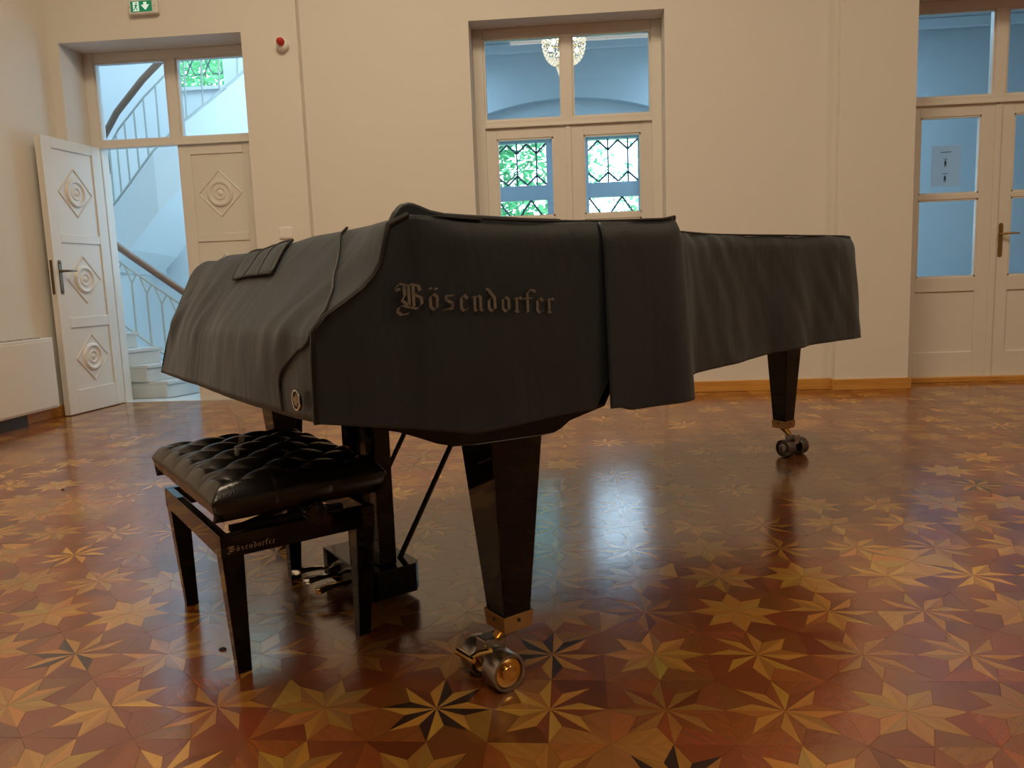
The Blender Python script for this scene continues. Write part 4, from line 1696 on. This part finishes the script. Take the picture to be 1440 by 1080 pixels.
# lettering, written with a broad nib
G = {
    'B': ([[(.02, 1.18), (.10, 1.22), (.16, 1.12), (.06, 1.08)], [(.02, 1.30), (.20, 1.52), (.52, 1.44), (.78, 1.55)], [(.62, 1.48), (.62, .22)], [(.40, 1.35), (.42, .85), (.30, .55)],
           [(.84, 1.50), (.84, .20)], [(.72, 1.50), (1.10, 1.46), (1.18, 1.18), (.90, .92), (1.22, .72), (1.24, .38), (.98, .06), (.62, .12), (.30, .22), (.08, .08), (.04, -.18), (.22, -.34), (.52, -.26)], [(.30, .50), (.62, .22)]], 1.55),
    'o': ([[(.12, .82), (.12, .18), (.28, .02), (.46, .18), (.46, .82), (.30, .98), (.12, .82)]], .78),
    's': ([[(.50, .95), (.20, .90), (.14, .66), (.48, .44), (.46, .14), (.08, .06)], [(.14, .92), (.14, .60)], [(.46, .45), (.46, .10)], [(.02, .02), (.30, .14)]], .78),
    'e': ([[(.14, .82), (.14, .16), (.28, .0), (.46, .14)], [(.14, .82), (.32, 1.0), (.46, .80), (.18, .52)]], .72),
    'n': ([[(.04, .88), (.14, .94), (.14, .12), (.20, .02)], [(.14, .80), (.36, 1.0), (.46, .86), (.46, .12), (.54, .04)]], .80),
    'd': ([[(.02, 1.46), (.12, 1.38), (.44, .88), (.46, .20), (.28, .02), (.12, .18), (.12, .72), (.30, .90)]], .78),
    'r': ([[(.04, .90), (.14, .94), (.14, .06)], [(.14, .78), (.32, 1.0), (.42, .88)], [(.04, .10), (.22, .0)]], .60),
    'f': ([[(.18, 1.30), (.18, .02)], [(.18, 1.28), (.36, 1.52), (.58, 1.46), (.62, 1.36)], [(-.02, .92), (.42, .96)]], .62),
}


def lettering(name, text, mapper, parent, mat, nib=.185):
    mb = MB()
    n = Vector((cos(radians(38)), sin(radians(38)))) * nib / 2
    m2 = Vector((-n.y, n.x)) * .22
    x = 0.0
    for chx in text:
        g, adv = G['o' if chx == 'ö' else chx]
        strokes = list(g)
        if chx == 'ö':
            strokes += [[(.12, 1.34), (.17, 1.28)], [(.40, 1.34), (.45, 1.28)]]
        for s in strokes:
            for p, q in zip(s, s[1:]):
                p, q = Vector(p), Vector(q)
                for off in (0.0,):
                    hull = [p - n, p + n, q + n, q - n]
                    b = len(mb.v)
                    dd = (q - p)
                    if abs(dd.x * n.y - dd.y * n.x) < .02:
                        hull = [p - n - m2, p + n - m2, q + n + m2, q - n + m2]
                    for h_ in hull:
                        mb.v.append(mapper(x + h_.x, h_.y))
                    mb.f.append((b, b + 1, b + 2, b + 3))
            for p in s:
                p = Vector(p)
                b = len(mb.v)
                for h_ in (p - n - m2, p + n - m2, p + n + m2, p - n + m2):
                    mb.v.append(mapper(x + h_.x, h_.y))
                mb.f.append((b, b + 1, b + 2, b + 3))
        x += adv
    o = mb.build(name, mat, parent, fix=False)
    return o


WORD = 'Bösendorfer'
tot = sum(G['o' if c == 'ö' else c][1] for c in WORD)


def map_cover(u, v):
    a = -.302 + u * .372 / tot
    z = .884 - .027 * (u / tot) + v * .0305
    return (a, -.1335, z)


lettering('lettering', WORD, map_cover, cv, M['print_'])['label'] = 'worn silver blackletter name printed on the cover'

# limp strip of clear film hanging from the hem
fm = empty('plastic_strip', (L0[0], L0[1], 0), TH)
tag(fm, 'thin clear plastic strip dangling from the cover hem above the bench seat', 'plastic strip')
mb = MB()
path = [(-.455, .36, .690), (-.450, .345, .672), (-.445, .355, .648), (-.440, .38, .62), (-.435, .41, .59), (-.43, .435, .565), (-.425, .445, .54), (-.42, .45, .515)]
path = [(-.466, .40, .672), (-.460, .405, .655), (-.442, .43, .625), (-.435, .465, .585), (-.43, .50, .555), (-.427, .535, .545), (-.425, .555, .526), (-.424, .56, .518)]
for k, p in enumerate(path):
    t = k / (len(path) - 1)
    w_ = .030 * (1 - t) + .006
    for s in (-1, -.3, .3, 1):
        mb.v.append((p[0] + .006 * (s * s) + .003 * sin(k * 2 + s * 3), p[1] + s * w_, p[2] - .004 * abs(s)))
for k in range(len(path) - 1):
    for s in range(3):
        q = k * 4 + s
        mb.f.append((q, q + 1, q + 5, q + 4))
mb.build('film', M['film'], fm, smooth=True, fix=False)

# ------------------------------------------------------------------ piano bench
bn = empty('piano_bench', (L0[0], L0[1], 0), TH)
tag(bn, 'black lacquered piano bench with tufted leather seat in front of the keyboard', 'bench')
A0, A1, B0, B1 = -.510, -.115, .425, 1.020
zt0, zt1 = .302, .358
mb = MB()
mb.box(A0, A1, B0, B0 + .022, zt0, zt1)
mb.box(A0, A1, B1 - .022, B1, zt0, zt1)
mb.box(A0, A0 + .022, B0 + .022, B1 - .022, zt0, zt1)
mb.box(A1 - .022, A1, B0 + .022, B1 - .022, zt0, zt1)
mb.build('apron', M['lacquer'], bn, bevel=0.002)
for a, b, sa, sb in ((A0, B0, 1, 1), (A1, B0, -1, 1), (A0, B1, 1, -1), (A1, B1, -1, -1)):
    c1 = (a + sa * .027, b + sb * .027)
    c0 = (a + sa * .038, b + sb * .038)
    MB().frustum(c0, (.0165, .0165), 0.0, c1, (.026, .026), zt0 + .012).build('leg', M['lacquer'], bn, bevel=0.002)
# scissor lift and seat board
MB().box(A0 + .04, A1 - .04, B0 + .05, B1 - .05, .392, .405).build('seat_board', M['lacq_soft'], bn)
mb = MB()
for b in (B0 + .10, B1 - .10):
    mb.box(A0 + .05, A1 - .05, b - .012, b + .012, .335, .350)
    mb.tube([(A0 + .08, b, .345), (A1 - .08, b, .395)], .008, 8)
    mb.tube([(A0 + .08, b, .395), (A1 - .08, b, .345)], .008, 8)
mb.tube([((A0 + A1) / 2, B0 + .06, .37), ((A0 + A1) / 2, B1 - .06, .37)], .007, 8)
mb.build('lift_mechanism', M['dark'], bn, smooth=True)
for b, s in ((B0, -1), (B1, 1)):
    T = axis_T((-.285, b - s * .02, .378), (0, s, 0))
    mb = MB()
    prof = [(.008, 0), (.008, .022), (.020, .024), (.025, .032), (.026, .050), (.022, .060), (.0, .063)]
    mb.lathe(prof, 24, T)
    for k in range(10):
        an = 2 * pi * k / 10
        mb.lathe([(.006, .03), (.006, .055)], 8, T @ Matrix.Translation((.023 * cos(an), .023 * sin(an), 0)))
    mb.build('adjusting_knob', M['lacq_soft'], bn, smooth=True)


# seat: diamond tufting
def seat():
    a0, a1, b0, b1 = A0 - .022, A1 + .022, B0 - .042, B1 + .03
    na, nb_ = 84, 120
    V, F = [], []
    bx = (b1 - b0)
    ax = (a1 - a0)
    nt_b, nt_a = 5, 3
    cen_a, cen_b = (a0 + a1) / 2, (b0 + b1) / 2

    def h(u, v):
        # u,v in 0..1 over the seat (a, b)
        p = u * nt_a
        q = v * nt_b
        # interior diamonds
        c1 = abs(sin(pi * (p + q) / 1.0))
        c2 = abs(sin(pi * (p - q) / 1.0))
        dia = (c1 * c2) ** .42
        # pleats that run out to the edges
        pl_v = abs(sin(pi * q)) ** .45
        pl_u = abs(sin(pi * (p + .0))) ** .45
        eu = min(u, 1 - u)
        ev = min(v, 1 - v)
        wu = max(0, 1 - eu / .17)
        wv = max(0, 1 - ev / .10)
        val = dia
        if wu > 0:
            val = val * (1 - wu) + (pl_v * .6 + .4) * wu
        if wv > 0:
            val = val * (1 - wv) + (pl_u * .6 + .4) * wv
        e = 1 - (max(0, 1 - eu / .09)) ** 2.4
        e2 = 1 - (max(0, 1 - ev / .06)) ** 2.4
        crown = (1 - (2 * u - 1) ** 2) * .35 + (1 - (2 * v - 1) ** 2) * .35
        return .448 + .022 * val * min(e, e2) + .026 * crown * min(e, e2) + .014 * min(e, e2)
    for i in range(na + 1):
        for j in range(nb_ + 1):
            u, v = i / na, j / nb_
            V.append((a0 + ax * u, b0 + bx * v, h(u, v)))
    for i in range(na):
        for j in range(nb_):
            q = i * (nb_ + 1) + j
            F.append((q, q + nb_ + 1, q + nb_ + 2, q + 1))
    # sides: boundary loop pulled down and in, with pleats
    loop = [i * (nb_ + 1) for i in range(na + 1)] + [na * (nb_ + 1) + j for j in range(1, nb_ + 1)] + [i * (nb_ + 1) + nb_ for i in range(na - 1, -1, -1)] + [j for j in range(nb_ - 1, 0, -1)]
    prev = loop
    for lv in range(1, 6):
        t = lv / 5
        cur = []
        for idx in loop:
            x, y, z = V[idx]
            u, v = (x - a0) / ax, (y - b0) / bx
            bulge = .010 * sin(t * pi * .8) - .034 * t
            pl = .004 * (abs(sin(pi * (v * nt_b if min(u, 1 - u) < 1e-6 else u * nt_a))) ** .5 - .7) * (1 - t * .3)
            dx = (1 if u > .999 else -1 if u < .001 else 0)
            dy = (1 if v > .999 else -1 if v < .001 else 0)
            k = bulge + pl
            V.append((x + dx * k, y + dy * k, .450 + (.396 - .450) * t + (z - .450) * (1 - t)))
            cur.append(len(V) - 1)
        n = len(loop)
        for k in range(n):
            F.append((prev[k], cur[k], cur[(k + 1) % n], prev[(k + 1) % n]))
        prev = cur
    F.append(tuple(reversed(prev)))
    me = bpy.data.meshes.new('tufted_seat')
    me.from_pydata(V, [], F)
    bm = bmesh.new()
    bm.from_mesh(me)
    bmesh.ops.recalc_face_normals(bm, faces=bm.faces)
    bm.to_mesh(me)
    bm.free()
    o = link('tufted_seat', me, M['leather'], bn, smooth=True)
    mb = MB()
    for i in range(1, nt_a * 2):
        for j in range(1, nt_b * 2):
            if (i + j) % 2 == 0 and (i % 2 == 0) == (j % 2 == 0):
                u, v = i / (2 * nt_a), j / (2 * nt_b)
                if min(u, 1 - u) < .15 or min(v, 1 - v) < .08:
                    continue
                mb.lathe([(.0065, -.003), (.0065, .001), (.004, .003), (0, .0035)], 10, Matrix.Translation((a0 + ax * u, b0 + bx * v, h(u, v) + .002)))
    mb.build('tufting_button', M['leather'], o, smooth=True, kind='stuff')


seat()


def map_bench(u, v):
    a = -.495 + u * .115 / tot
    return (a, B0 - .0012, .312 + v * .0092 + .004)


lettering('lettering', WORD, map_bench, bn, M['goldprint'])['label'] = 'small gold blackletter name on the apron'

# crumbs of dirt on the floor
for x, y, r_, lab in ((-2.48, 3.5, .007, 'tiny dark crumb on the parquet left of the bench seat'), (-1.78, 2.02, .006, 'tiny dark crumb on the parquet at the far left below the first crumb'), (-.93, 1.86, .008, 'small dark crumb on the parquet just left of the near bench leg')):
    mb = MB()
    mb.lathe([(r_, 0), (r_ * .9, r_ * .5), (r_ * .3, r_ * .8), (0, r_ * .8)], 7, Matrix.Translation((x, y, .0004)) @ Matrix.Diagonal((1.3, .8, 1, 1)))
    tag(mb.build('floor_crumb', M['dark']), lab, 'crumb')
